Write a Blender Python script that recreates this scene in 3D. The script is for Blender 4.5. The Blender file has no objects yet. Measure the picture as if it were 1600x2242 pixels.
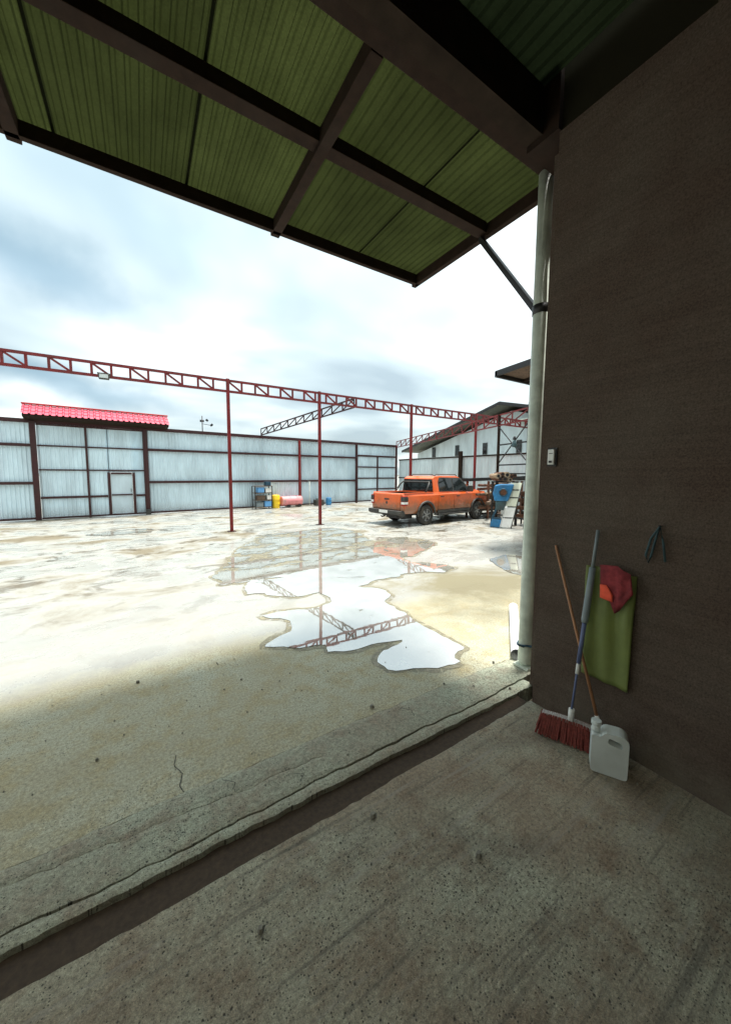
import bpy, bmesh, math, random
from mathutils import Vector, Matrix, noise
random.seed(7)
R = math.radians
S = bpy.context.scene
COL = S.collection

# ------------------------------------------------------------------ camera
cam_d = bpy.data.cameras.new('camera')
cam = bpy.data.objects.new('camera', cam_d); COL.objects.link(cam); S.camera = cam
cam_d.sensor_fit = 'HORIZONTAL'; cam_d.sensor_width = 36.0
cam_d.lens = 36.0 * 777.1 / 1600.0
cam_d.shift_y = -14.5 / 1600.0
cam_d.clip_start = 0.02; cam_d.clip_end = 2000.0
yaw, pitch, roll = R(57.930), R(-5.024), R(0.280)
F = Vector((math.cos(yaw) * math.cos(pitch), math.sin(yaw) * math.cos(pitch), math.sin(pitch)))
r0 = Vector((math.sin(yaw), -math.cos(yaw), 0)); u0 = r0.cross(F)
r1 = r0 * math.cos(roll) + u0 * math.sin(roll); u1 = -r0 * math.sin(roll) + u0 * math.cos(roll)
M = Matrix((r1, u1, -F)).transposed().to_4x4(); M.translation = Vector((0, 0, 1.7))
cam.matrix_world = M

# ------------------------------------------------------------------ light and sky
SUN_EL, SUN_AZ = R(80), R(80)          # high soft sun behind thin cloud
sun_d = bpy.data.lights.new('sun', 'SUN'); sun_d.energy = 1.35; sun_d.angle = R(11); sun_d.color = (1.0, .97, .92)
sun = bpy.data.objects.new('sun', sun_d); COL.objects.link(sun)
sd = Vector((math.cos(SUN_EL) * math.sin(SUN_AZ), math.cos(SUN_EL) * math.cos(SUN_AZ), math.sin(SUN_EL)))
sun.rotation_euler = sd.to_track_quat('Z', 'Y').to_euler(); sun.location = (0, 0, 40)

world = bpy.data.worlds.new('World'); S.world = world; world.use_nodes = True
wn = world.node_tree; wn.nodes.clear()
def wnode(t, **k):
    n = wn.nodes.new(t)
    for a, b in k.items(): setattr(n, a, b)
    return n
wl = wn.links.new
wo = wnode('ShaderNodeOutputWorld'); bg = wnode('ShaderNodeBackground'); bg.inputs['Strength'].default_value = 0.12
sky = wnode('ShaderNodeTexSky', sky_type='NISHITA'); sky.sun_disc = False
sky.sun_elevation = SUN_EL; sky.sun_rotation = SUN_AZ; sky.air_density = 1.0; sky.dust_density = 2.0
tc = wnode('ShaderNodeTexCoord')
sep = wnode('ShaderNodeSeparateXYZ'); wl(tc.outputs['Generated'], sep.inputs[0])
CLOUDS = [((-.16, .90, .385), (.30, .075), -14, 1.0, (.42, .53, .61)), ((-.10, .95, .18), (.34, .04), -8, 1.0, (.45, .56, .64)), ((.62, .69, .37), (.20, .05), 4, .6, (.68, .82, .88)),
          ((.02, .85, .50), (.40, .09), -20, .6, (.70, .80, .85)), ((.9, .1, .4), (.4, .09), 10, .7, (.55, .66, .75)), ((-.8, .2, .5), (.5, .1), -10, .7, (.55, .66, .75)), ((.1, -.9, .4), (.5, .1), 6, .7, (.55, .66, .75))]
# clouds lie on a high flat layer: direction / (height + small)
addz = wnode('ShaderNodeMath', operation='ADD'); wl(sep.outputs['Z'], addz.inputs[0]); addz.inputs[1].default_value = 0.16
mx = wnode('ShaderNodeMath', operation='MAXIMUM'); wl(addz.outputs[0], mx.inputs[0]); mx.inputs[1].default_value = 0.05
dv = wnode('ShaderNodeVectorMath', operation='DIVIDE'); wl(tc.outputs['Generated'], dv.inputs[0])
cmb = wnode('ShaderNodeCombineXYZ')
for i in range(3): wl(mx.outputs[0], cmb.inputs[i])
wl(cmb.outputs[0], dv.inputs[1])
mp = wnode('ShaderNodeMapping'); wl(dv.outputs[0], mp.inputs[0]); mp.inputs['Location'].default_value = (1.4, 3.3, 0)
mp.inputs['Rotation'].default_value = (0, 0, R(25)); mp.inputs['Scale'].default_value = (.75, .95, .2)
nz = wnode('ShaderNodeTexNoise'); wl(mp.outputs[0], nz.inputs['Vector']); nz.inputs['Scale'].default_value = 1.1
nz.inputs['Detail'].default_value = 3.5; nz.inputs['Roughness'].default_value = .48; nz.inputs['Distortion'].default_value = .25
rmp = wnode('ShaderNodeValToRGB'); wl(nz.outputs['Fac'], rmp.inputs[0])
cr = rmp.color_ramp; cr.elements[0].position = .34; cr.elements[1].position = .66
SKYC = [(.33, .41, .44, 1), (.47, .56, .575, 1), (.80, .85, .84, 1)]
cr.elements[0].color = SKYC[0]; cr.elements[1].color = SKYC[2]
e = cr.elements.new(.46); e.color = SKYC[1]
# overcast sky grows brighter towards the zenith (CIE overcast: 1 + 2 sin(elevation))
el = wnode('ShaderNodeMapRange'); wl(sep.outputs['Z'], el.inputs[0])
el.inputs['From Min'].default_value = 0.0; el.inputs['From Max'].default_value = 1.0
el.inputs['To Min'].default_value = 1.85; el.inputs['To Max'].default_value = 3.4
cl = wnode('ShaderNodeVectorMath', operation='SCALE'); wl(rmp.outputs['Color'], cl.inputs[0]); wl(el.outputs[0], cl.inputs['Scale'])
# heavier grey-blue cloud banks, each a soft patch of the cloud layer with a frayed edge
col = cl.outputs[0]
wob = wnode('ShaderNodeTexNoise'); wl(tc.outputs['Generated'], wob.inputs['Vector']); wob.inputs['Scale'].default_value = 5.0; wob.inputs['Detail'].default_value = 5.0
wsb = wnode('ShaderNodeVectorMath', operation='MULTIPLY_ADD'); wl(wob.outputs['Color'], wsb.inputs[0]); wsb.inputs[1].default_value = (.22, .22, .12); wsb.inputs[2].default_value = (-.11, -.11, -.06)
wad = wnode('ShaderNodeVectorMath', operation='ADD'); wl(tc.outputs['Generated'], wad.inputs[0]); wl(wsb.outputs[0], wad.inputs[1])
for d_, sc_, rot_, amt, tint in CLOUDS:
    sb = wnode('ShaderNodeVectorMath', operation='SUBTRACT'); wl(wad.outputs[0], sb.inputs[0]); sb.inputs[1].default_value = d_
    ro = wnode('ShaderNodeVectorRotate', rotation_type='AXIS_ANGLE'); wl(sb.outputs[0], ro.inputs['Vector']); ro.inputs['Center'].default_value = (0, 0, 0); ro.inputs['Axis'].default_value = d_; ro.inputs['Angle'].default_value = R(rot_)
    az = math.atan2(d_[1], d_[0]); r2 = wnode('ShaderNodeVectorRotate', rotation_type='Z_AXIS'); wl(ro.outputs[0], r2.inputs['Vector']); r2.inputs['Angle'].default_value = -az
    ml = wnode('ShaderNodeVectorMath', operation='MULTIPLY'); wl(r2.outputs[0], ml.inputs[0]); ml.inputs[1].default_value = (1 / sc_[0], 1 / sc_[0], 1 / sc_[1])
    ln_ = wnode('ShaderNodeVectorMath', operation='LENGTH'); wl(ml.outputs[0], ln_.inputs[0])
    mr = wnode('ShaderNodeMapRange', interpolation_type='SMOOTHSTEP'); wl(ln_.outputs['Value'], mr.inputs[0]); mr.inputs['From Min'].default_value = 1.25; mr.inputs['From Max'].default_value = .1; mr.inputs['To Min'].default_value = 0; mr.inputs['To Max'].default_value = amt
    mm = wnode('ShaderNodeMixRGB', blend_type='MULTIPLY'); wl(mr.outputs[0], mm.inputs[0]); wl(col, mm.inputs[1]); mm.inputs[2].default_value = tint + (1,)
    col = mm.outputs[0]
mixs = wnode('ShaderNodeMixRGB'); mixs.inputs[0].default_value = .96
wl(sky.outputs[0], mixs.inputs[1]); wl(col, mixs.inputs[2])
wl(mixs.outputs[0], bg.inputs['Color']); wl(bg.outputs[0], wo.inputs[0])

S.view_settings.view_transform = 'Standard'; S.view_settings.look = 'None'
S.view_settings.exposure = 2.6; S.view_settings.gamma = 1.0; S.view_settings.use_curve_mapping = False
S.cycles.max_bounces = 8; S.cycles.diffuse_bounces = 4; S.cycles.transmission_bounces = 6
S.cycles.use_denoising = True

# ------------------------------------------------------------------ materials
def newmat(name):
    m = bpy.data.materials.new(name); m.use_nodes = True
    nt = m.node_tree; b = nt.nodes['Principled BSDF']
    return m, nt, b
def N(nt, t, ins=None, **k):
    n = nt.nodes.new(t)
    for a, b in k.items(): setattr(n, a, b)
    for a, b in (ins or {}).items():
        if hasattr(b, 'is_output'): nt.links.new(b, n.inputs[a])
        else: n.inputs[a].default_value = b
    return n
def c4(c): return (c[0], c[1], c[2], 1)
def mixc(nt, fac, a, b, mode='MIX'):
    n = nt.nodes.new('ShaderNodeMixRGB'); n.blend_type = mode
    for i, v in enumerate((fac, a, b)):
        if hasattr(v, 'is_output'): nt.links.new(v, n.inputs[i])
        elif i: n.inputs[i].default_value = c4(v)
        else: n.inputs[0].default_value = v
    return n.outputs[0]
def maprange(nt, v, a, b, c=0.0, d=1.0):
    n = nt.nodes.new('ShaderNodeMapRange'); nt.links.new(v, n.inputs[0])
    for k, x in zip(('From Min', 'From Max', 'To Min', 'To Max'), (a, b, c, d)): n.inputs[k].default_value = x
    return n.outputs[0]
def math_(nt, op, a, b=None):
    n = nt.nodes.new('ShaderNodeMath'); n.operation = op
    for i, v in enumerate((a, b)):
        if v is None: continue
        if hasattr(v, 'is_output'): nt.links.new(v, n.inputs[i])
        else: n.inputs[i].default_value = v
    return n.outputs[0]
def simple(name, col, rough=.6, metal=0, var=.25, dirt=None, dfac=.3, bump=.1, scale=6, spec=.5):
    m, nt, b = newmat(name)
    tc = N(nt, 'ShaderNodeTexCoord'); g = N(nt, 'ShaderNodeNewGeometry')
    n1 = N(nt, 'ShaderNodeTexNoise', {'Vector': g.outputs['Position'], 'Scale': scale, 'Detail': 6.0, 'Roughness': .65})
    n2 = N(nt, 'ShaderNodeTexNoise', {'Vector': g.outputs['Position'], 'Scale': scale * .3, 'Detail': 3.0})
    lo = tuple(x * (1 - var) for x in col); hi = tuple(min(1, x * (1 + var)) for x in col)
    c = mixc(nt, maprange(nt, n1.outputs['Fac'], .3, .7), lo, hi)
    if dirt: c = mixc(nt, maprange(nt, n2.outputs['Fac'], .48, .7, 0, dfac), c, dirt)
    nt.links.new(c, b.inputs['Base Color'])
    b.inputs['Roughness'].default_value = rough; b.inputs['Metallic'].default_value = metal
    b.inputs['Specular IOR Level'].default_value = spec
    if bump:
        bp = N(nt, 'ShaderNodeBump', {'Height': n1.outputs['Fac'], 'Strength': bump, 'Distance': .01})
        nt.links.new(bp.outputs[0], b.inputs['Normal'])
    return m

def concrete(name, ca, cb, cc, pit=.5, wet=None, streak=0.0, green=None):
    """weathered concrete: patches, stains, scattered pits, scratches, bump; wet: (y0,y1) rained-on beyond y0"""
    m, nt, b = newmat(name)
    g = N(nt, 'ShaderNodeNewGeometry'); P = g.outputs['Position']
    big = N(nt, 'ShaderNodeTexNoise', {'Vector': P, 'Scale': .9, 'Detail': 5.0, 'Roughness': .6})
    med = N(nt, 'ShaderNodeTexNoise', {'Vector': P, 'Scale': 5.0, 'Detail': 6.0, 'Roughness': .7})
    fine = N(nt, 'ShaderNodeTexNoise', {'Vector': P, 'Scale': 60.0, 'Detail': 5.0, 'Roughness': .8})
    grit = N(nt, 'ShaderNodeTexNoise', {'Vector': P, 'Scale': 260.0, 'Detail': 2.0, 'Roughness': .8})
    c = mixc(nt, maprange(nt, big.outputs['Fac'], .38, .62), ca, cb)
    c = mixc(nt, maprange(nt, med.outputs['Fac'], .45, .72), c, cc)
    spk = maprange(nt, fine.outputs['Fac'], .32, .68, .55, 1.35)
    cm = N(nt, 'ShaderNodeCombineXYZ', {0: spk, 1: spk, 2: spk})
    c = mixc(nt, 1.0, c, cm.outputs[0], 'MULTIPLY')
    gr = maprange(nt, grit.outputs['Fac'], .3, .7, .62, 1.38)
    cm = N(nt, 'ShaderNodeCombineXYZ', {0: gr, 1: gr, 2: gr})
    c = mixc(nt, 1.0, c, cm.outputs[0], 'MULTIPLY')
    # pits: only some voronoi cells hold one, clustered
    hts = []
    for sc, thr, dens in ((21.0, .12, .08), (46.0, .20, .22), (105.0, .34, .34)):
        wob = mixc(nt, .012 if sc < 50 else .006, P, fine.outputs['Color'], 'ADD')
        v = N(nt, 'ShaderNodeTexVoronoi', {'Vector': wob, 'Scale': sc, 'Randomness': 1.0}, feature='F1', voronoi_dimensions='2D')
        cell = N(nt, 'ShaderNodeSeparateColor', {0: v.outputs['Color']})
        clus = maprange(nt, big.outputs['Fac'], .38, .62, -.34, .24)
        on = math_(nt, 'GREATER_THAN', math_(nt, 'ADD', cell.outputs[0], clus), 1 - dens * pit)
        size = math_(nt, 'MULTIPLY', cell.outputs[1], thr)
        hole = maprange(nt, math_(nt, 'SUBTRACT', size, v.outputs['Distance']), 0.0, .05)
        hts.append(math_(nt, 'MULTIPLY', hole, on))
    pits = math_(nt, 'MAXIMUM', math_(nt, 'MAXIMUM', hts[0], hts[1]), hts[2])
    c = mixc(nt, math_(nt, 'MULTIPLY', pits, .85), c, (.03, .028, .022))
    if streak:
        mpn = N(nt, 'ShaderNodeMapping', {'Vector': P, 'Rotation': (0, 0, R(-2)), 'Scale': (.9, 24.0, 1.0)})
        sn = N(nt, 'ShaderNodeTexNoise', {'Vector': mpn.outputs[0], 'Scale': 1.0, 'Detail': 3.0, 'Roughness': .6})
        c = mixc(nt, maprange(nt, sn.outputs['Fac'], .56, .72, 0, streak), c, (.34, .32, .27))
        c = mixc(nt, maprange(nt, sn.outputs['Fac'], .44, .30, 0, streak), c, (.09, .085, .07))
        st = N(nt, 'ShaderNodeTexNoise', {'Vector': P, 'Scale': 1.7, 'Detail': 4.0, 'Distortion': .6})
        c = mixc(nt, maprange(nt, st.outputs['Fac'], .56, .72, 0, .55), c, (.10, .085, .065))
    height = math_(nt, 'SUBTRACT', math_(nt, 'ADD', math_(nt, 'MULTIPLY', fine.outputs['Fac'], .5), math_(nt, 'MULTIPLY', med.outputs['Fac'], .8)), math_(nt, 'MULTIPLY', pits, .9))
    bp = N(nt, 'ShaderNodeBump', {'Height': height, 'Strength': 1.0, 'Distance': .022})
    nt.links.new(c, b.inputs['Base Color']); b.inputs['Roughness'].default_value = .85
    nt.links.new(bp.outputs[0], b.inputs['Normal'])
    if wet:
        sp = N(nt, 'ShaderNodeSeparateXYZ', {0: P})
        edge = math_(nt, 'ADD', sp.outputs['Y'], maprange(nt, med.outputs['Fac'], .3, .7, -.12, .12))
        rained = maprange(nt, edge, wet[0], wet[1])
        mpw = N(nt, 'ShaderNodeMapping', {'Vector': P, 'Scale': (.8, 1.0, 1.0), 'Rotation': (0, 0, R(12))})
        wn_ = N(nt, 'ShaderNodeTexNoise', {'Vector': mpw.outputs[0], 'Scale': .8, 'Detail': 7.0, 'Roughness': .66, 'Distortion': .5})
        film = math_(nt, 'MULTIPLY', rained, maprange(nt, wn_.outputs['Fac'], .40, .56))
        # silt and mud drying between the films of water
        farther = maprange(nt, sp.outputs['Y'], 4.2, 8.0, .15, 1.0)
        mud = math_(nt, 'MULTIPLY', math_(nt, 'MULTIPLY', rained, farther), maprange(nt, wn_.outputs['Fac'], .50, .38))
        c1 = mixc(nt, math_(nt, 'MULTIPLY', rained, .8), c, (.30, .305, .29))
        c2 = mixc(nt, math_(nt, 'MULTIPLY', mud, .8), c1, (.135, .105, .055))
        ds = N(nt, 'ShaderNodeVectorMath', {0: P, 1: (3.9, 3.5, 0)}, operation='SUBTRACT')
        dl = N(nt, 'ShaderNodeVectorMath', {0: ds.outputs[0], 1: (.62, .8, 1)}, operation='MULTIPLY'); dn = N(nt, 'ShaderNodeVectorMath', {0: dl.outputs[0]}, operation='LENGTH')
        dry = math_(nt, 'SUBTRACT', maprange(nt, dn.outputs['Value'], 1.6, .3, 0, 1), maprange(nt, wn_.outputs['Fac'], .35, .65, 0, .7))
        dry = maprange(nt, dry, 0, .6)
        c2 = mixc(nt, dry, c2, (.20, .18, .115))
        film = math_(nt, 'MULTIPLY', film, math_(nt, 'SUBTRACT', 1.0, dry))
        ln = N(nt, 'ShaderNodeMapping', {'Vector': P, 'Scale': (.8, 1.3, 1.0), 'Rotation': (0, 0, R(-14))})
        lt = N(nt, 'ShaderNodeTexNoise', {'Vector': ln.outputs[0], 'Scale': 1.6, 'Detail': 8.0, 'Roughness': .72, 'Distortion': .8})
        c2 = mixc(nt, math_(nt, 'MULTIPLY', math_(nt, 'MULTIPLY', rained, farther), maprange(nt, lt.outputs['Fac'], .47, .38, 0, .9)), c2, (.07, .052, .028))
        nt.links.new(c2, b.inputs['Base Color'])
        nt.links.new(maprange(nt, film, 0, 1, .75, .20), b.inputs['Roughness'])
        nt.links.new(maprange(nt, film, 0, 1, .2, 1.0), b.inputs['Specular IOR Level'])
        nt.links.new(maprange(nt, film, 0, 1, .55, .10), bp.inputs['Strength'])
    return m

def metal_sheet(name, col, rough=.4, metal=.55, dirt=(.25, .2, .15)):
    m, nt, b = newmat(name)
    g = N(nt, 'ShaderNodeNewGeometry'); oi = N(nt, 'ShaderNodeObjectInfo')
    mpn = N(nt, 'ShaderNodeMapping', {'Vector': g.outputs['Position'], 'Scale': (1.5, 1.5, .5)})
    n1 = N(nt, 'ShaderNodeTexNoise', {'Vector': mpn.outputs[0], 'Scale': 1.4, 'Detail': 5.0, 'Roughness': .6})
    n2 = N(nt, 'ShaderNodeTexNoise', {'Vector': g.outputs['Position'], 'Scale': 30.0, 'Detail': 3.0})
    c = mixc(nt, maprange(nt, n1.outputs['Fac'], .35, .7), tuple(x * .84 for x in col), tuple(min(1, x * 1.1) for x in col))
    v = maprange(nt, oi.outputs['Random'], 0, 1, .88, 1.08)
    cm = N(nt, 'ShaderNodeCombineXYZ', {0: v, 1: v, 2: v})
    c = mixc(nt, 1.0, c, cm.outputs[0], 'MULTIPLY')
    sp = N(nt, 'ShaderNodeSeparateXYZ', {0: g.outputs['Position']})
    splash = math_(nt, 'MULTIPLY', maprange(nt, sp.outputs['Z'], .5, .02), maprange(nt, n2.outputs['Fac'], .3, .65))
    c = mixc(nt, math_(nt, 'MULTIPLY', splash, .6), c, dirt)
    nt.links.new(c, b.inputs['Base Color'])
    b.inputs['Roughness'].default_value = rough; b.inputs['Metallic'].default_value = metal
    return m

def translucent_sheet(name, front, trans):
    m, nt, b = newmat(name)
    nt.nodes.remove(b); out = nt.nodes['Material Output']
    g = N(nt, 'ShaderNodeNewGeometry'); oi = N(nt, 'ShaderNodeObjectInfo')
    mpn = N(nt, 'ShaderNodeMapping', {'Vector': g.outputs['Position'], 'Scale': (2.6, 1.3, 1.0)})
    n1 = N(nt, 'ShaderNodeTexNoise', {'Vector': mpn.outputs[0], 'Scale': .9, 'Detail': 5.0, 'Roughness': .6})
    n2 = N(nt, 'ShaderNodeTexNoise', {'Vector': g.outputs['Position'], 'Scale': 90.0, 'Detail': 3.0, 'Roughness': .7})
    f = maprange(nt, n1.outputs['Fac'], .3, .7)
    tcol = mixc(nt, f, tuple(x * .6 for x in trans), tuple(x * 1.25 for x in trans))
    v = maprange(nt, oi.outputs['Random'], 0, 1, .78, 1.2)
    v2 = math_(nt, 'MULTIPLY', v, maprange(nt, n2.outputs['Fac'], .3, .7, .75, 1.25))
    cm = N(nt, 'ShaderNodeCombineXYZ', {0: v2, 1: v2, 2: v2})
    tcol = mixc(nt, 1.0, tcol, cm.outputs[0], 'MULTIPLY')
    t = N(nt, 'ShaderNodeBsdfTranslucent', {'Color': tcol})
    d = N(nt, 'ShaderNodeBsdfDiffuse', {'Color': c4(front)})
    a = N(nt, 'ShaderNodeAddShader', {0: t.outputs[0], 1: d.outputs[0]})
    nt.links.new(a.outputs[0], out.inputs[0])
    return m

def water_mat(name):
    m, nt, b = newmat(name)
    nt.nodes.remove(b); out = nt.nodes['Material Output']
    g = N(nt, 'ShaderNodeNewGeometry'); P = g.outputs['Position']; sp = N(nt, 'ShaderNodeSeparateXYZ', {0: P})
    n1 = N(nt, 'ShaderNodeTexNoise', {'Vector': P, 'Scale': 3.0, 'Detail': 5.0})
    n2 = N(nt, 'ShaderNodeTexNoise', {'Vector': P, 'Scale': 5.0, 'Detail': 2.0})
    bed = mixc(nt, maprange(nt, n1.outputs['Fac'], .35, .65), (.30, .29, .24), (.42, .41, .36))
    d = N(nt, 'ShaderNodeBsdfDiffuse', {'Color': bed})
    bp = N(nt, 'ShaderNodeBump', {'Height': n2.outputs['Fac'], 'Strength': .04, 'Distance': .01})
    gl = N(nt, 'ShaderNodeBsdfGlossy', {'Color': (1, 1, 1, 1), 'Roughness': .02, 'Normal': bp.outputs[0]})
    lw = N(nt, 'ShaderNodeFresnel', {'IOR': 2.2})
    mxs = N(nt, 'ShaderNodeMixShader', {0: maprange(nt, lw.outputs[0], 0.0, 1.0, .42, 1.0), 1: d.outputs[0], 2: gl.outputs[0]})
    # silt banks break the surface where the water is shallow
    mpn = N(nt, 'ShaderNodeMapping', {'Vector': P, 'Scale': (.6, 1.2, 1.0), 'Rotation': (0, 0, R(20))})
    n3 = N(nt, 'ShaderNodeTexNoise', {'Vector': mpn.outputs[0], 'Scale': 1.9, 'Detail': 9.0, 'Roughness': .72, 'Distortion': .4})
    thr = maprange(nt, sp.outputs['Y'], 4.2, 7.0, .33, .49)
    bank = maprange(nt, math_(nt, 'SUBTRACT', thr, n3.outputs['Fac']), -.02, .03)
    tr = N(nt, 'ShaderNodeBsdfTransparent', {})
    fin = N(nt, 'ShaderNodeMixShader', {0: bank, 1: mxs.outputs[0], 2: tr.outputs[0]})
    nt.links.new(fin.outputs[0], out.inputs[0])
    return m
def damp_mat(name):
    m, nt, b = newmat(name); g = N(nt, 'ShaderNodeNewGeometry'); P = g.outputs['Position']
    n1 = N(nt, 'ShaderNodeTexNoise', {'Vector': P, 'Scale': 9.0, 'Detail': 7.0, 'Roughness': .75})
    n2 = N(nt, 'ShaderNodeTexNoise', {'Vector': P, 'Scale': 90.0, 'Detail': 3.0, 'Roughness': .75})
    c = mixc(nt, maprange(nt, n2.outputs['Fac'], .3, .7), (.15, .13, .075), (.34, .31, .21))
    nt.links.new(c, b.inputs['Base Color']); b.inputs['Roughness'].default_value = .38
    nt.links.new(maprange(nt, n1.outputs['Fac'], .40, .58), b.inputs['Alpha'])
    return m
MT = {}
MT['floor'] = concrete('floor_concrete', (.30, .245, .17), (.42, .425, .315), (.235, .17, .11), pit=1.0, streak=.6)
MT['apron'] = concrete('apron_concrete', (.34, .33, .245), (.42, .45, .34), (.30, .24, .17), pit=1.0)
MT['yard'] = concrete('yard_concrete', (.38, .355, .25), (.45, .455, .35), (.38, .32, .18), pit=.55, wet=(3.45, 3.75))
MT['trough'] = simple('channel_dirt', (.050, .034, .021), .95, var=.35, bump=.5, scale=40)
MT['soil'] = simple('soil', (.10, .085, .06), .95, var=.3, bump=.5, scale=8)
MT['water'] = water_mat('puddle_water')
MT['damp'] = damp_mat('damp_margin')
MT['zinc'] = metal_sheet('zinc_sheet', (.67, .81, .87), .5, .05)
MT['whitewall'] = metal_sheet('white_cladding', (.66, .74, .75), .5, .25)
MT['red'] = simple('red_oxide_steel', (.19, .011, .010), .45, 0, .3, (.08, .03, .02), .5, .05, 10)
MT['darkred'] = simple('dark_oxide_steel', (.040, .007, .007), .55, 0, .35, (.03, .015, .012), .5, .05, 10)
MT['brownsteel'] = simple('brown_primer_steel', (.026, .015, .010), .85, 0, .3, (.035, .026, .02), .4, .05, 12, spec=.15)
MT['blacksteel'] = simple('black_steel', (.018, .017, .017), .5, 0, .3, None, 0, .04, 12)
MT['canopy'] = translucent_sheet('green_canopy_sheet', (.008, .009, .0055), (.0112, .0140, .0040))
MT['inroof'] = translucent_sheet('green_roof_sheet', (.006, .007, .0045), (.0028, .0042, .0018))
MT['fill_sheet'] = translucent_sheet('added_fill_sheet', (.1, .1, .09), (.68, .66, .58))  # for out-of-view roof sheets added to bring more light onto the floor
MT['greenwall'] = translucent_sheet('green_wall_sheet', (.022, .020, .013), (.006, .009, .004))
MT['darkroof'] = simple('dark_roof_sheet', (.055, .042, .034), .9, 0, .3, None, 0, .1, 8, spec=.1)
def wall_mat(name):
    m, nt, b = newmat(name); g = N(nt, 'ShaderNodeNewGeometry'); P = g.outputs['Position']
    hs = N(nt, 'ShaderNodeMapping', {'Vector': P, 'Scale': (1.0, .35, 26.0)})
    n1 = N(nt, 'ShaderNodeTexNoise', {'Vector': hs.outputs[0], 'Scale': 1.6, 'Detail': 5.0, 'Roughness': .7})
    n2 = N(nt, 'ShaderNodeTexNoise', {'Vector': P, 'Scale': 2.2, 'Detail': 5.0, 'Roughness': .6})
    n3 = N(nt, 'ShaderNodeTexNoise', {'Vector': P, 'Scale': 110.0, 'Detail': 4.0, 'Roughness': .8})
    c = mixc(nt, maprange(nt, n2.outputs['Fac'], .35, .65), (.088, .062, .047), (.108, .085, .066))
    for fac, lo, hi, x0, x1 in ((n1, .90, 1.07, .34, .62), (n3, .55, 1.45, .3, .7)):
        v = maprange(nt, fac.outputs['Fac'], x0, x1, lo, hi); cm = N(nt, 'ShaderNodeCombineXYZ', {0: v, 1: v, 2: v}); c = mixc(nt, 1.0, c, cm.outputs[0], 'MULTIPLY')
    sp = N(nt, 'ShaderNodeSeparateXYZ', {0: P})
    base = math_(nt, 'MULTIPLY', maprange(nt, sp.outputs['Z'], .45, .0), maprange(nt, n2.outputs['Fac'], .4, .6))
    c = mixc(nt, math_(nt, 'MULTIPLY', base, .6), c, (.17, .15, .11))
    nt.links.new(c, b.inputs['Base Color']); b.inputs['Roughness'].default_value = .95; b.inputs['Specular IOR Level'].default_value = .15
    h = math_(nt, 'ADD', n1.outputs['Fac'], math_(nt, 'MULTIPLY', n3.outputs['Fac'], .5))
    bp = N(nt, 'ShaderNodeBump', {'Height': h, 'Strength': .25, 'Distance': .01}); nt.links.new(bp.outputs[0], b.inputs['Normal'])
    return m
MT['wall'] = wall_mat('brown_plaster')
MT['tile'] = simple('red_metal_tile', (.50, .055, .095), .5, 0, .18, (.35, .04, .05), .3, .03, 6)
MT['soffit'] = simple('soffit', (.030, .021, .015), .9, 0, .3, spec=.1)
MT['farroof'] = simple('far_roof_brown', (.13, .135, .11), .8, 0, .3)
MT['pipe'] = simple('pale_painted_pipe', (.66, .72, .62), .4, 0, .12, (.28, .31, .26), .5, .06, 14, spec=.2)
MT['pvc'] = simple('white_pvc', (.86, .85, .87), .35, 0, .03, (.7, .66, .6), .25, .02, 10)
MT['orange'] = simple('orange_paint', (.78, .135, .028), .28, 0, .07, (.42, .13, .05), .22, 0, 5)
MT['orange'].node_tree.nodes['Principled BSDF'].inputs['Coat Weight'].default_value = .6
def muddy(mat, z0, z1, col):
    nt = mat.node_tree; b = nt.nodes['Principled BSDF']; src = b.inputs['Base Color'].links[0].from_socket
    g = N(nt, 'ShaderNodeNewGeometry'); sp = N(nt, 'ShaderNodeSeparateXYZ', {0: g.outputs['Position']})
    n = N(nt, 'ShaderNodeTexNoise', {'Vector': g.outputs['Position'], 'Scale': 7.0, 'Detail': 6.0, 'Roughness': .75})
    f = math_(nt, 'ADD', maprange(nt, sp.outputs['Z'], z0, z1, -.5, .5), n.outputs['Fac'])
    nt.links.new(mixc(nt, maprange(nt, f, .35, .75, 0, .8), src, col), b.inputs['Base Color'])
muddy(MT['orange'], 1.15, .40, (.16, .10, .05))
MT['glass'] = simple('dark_glass', (.012, .016, .016), .06, 0, .1, None, 0, 0, 5, spec=.6)
MT['plastic'] = simple('dark_plastic', (.035, .035, .032), .6, 0, .2, (.12, .10, .07), .4, .05, 12)
MT['rubber'] = simple('tyre_rubber', (.028, .027, .024), .85, 0, .25, (.11, .09, .06), .55, .15, 16)
MT['alloy'] = simple('alloy', (.30, .30, .29), .35, .6, .15, (.12, .11, .09), .4, 0, 10)
MT['redlens'] = simple('red_lens', (.30, .012, .01), .2, 0, .1, None, 0, 0)
MT['whitepaint'] = simple('white_paint', (.80, .80, .76), .5, 0, .07, (.5, .48, .38), .35, .04, 10)
MT['cream'] = simple('cream_paint', (.74, .76, .60), .5, 0, .07, (.5, .48, .38), .35, .04, 10)
MT['blue'] = simple('blue_paint', (.03, .20, .42), .45, 0, .18, (.05, .10, .15), .5, .04, 9)
MT['darkblue'] = simple('dark_blue_paint', (.02, .075, .12), .5, 0, .2)
MT['teal'] = simple('teal_grey_paint', (.05, .10, .11), .55, 0, .3, (.06, .05, .04), .6, .05, 9)
MT['lightblue'] = simple('light_blue_plastic', (.13, .36, .66), .45, 0, .15)
MT['yellow'] = simple('yellow_plastic', (.85, .56, .02), .45, 0, .08, (.6, .4, .05), .4)
MT['pink'] = simple('faded_red_drum', (.72, .26, .27), .5, 0, .15, (.35, .25, .2), .6, .05, 7)
MT['redpaint'] = simple('red_plastic', (.5, .03, .03), .5, 0, .15)
MT['purple'] = simple('dark_purple_lid', (.09, .012, .06), .5, 0, .15)
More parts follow.
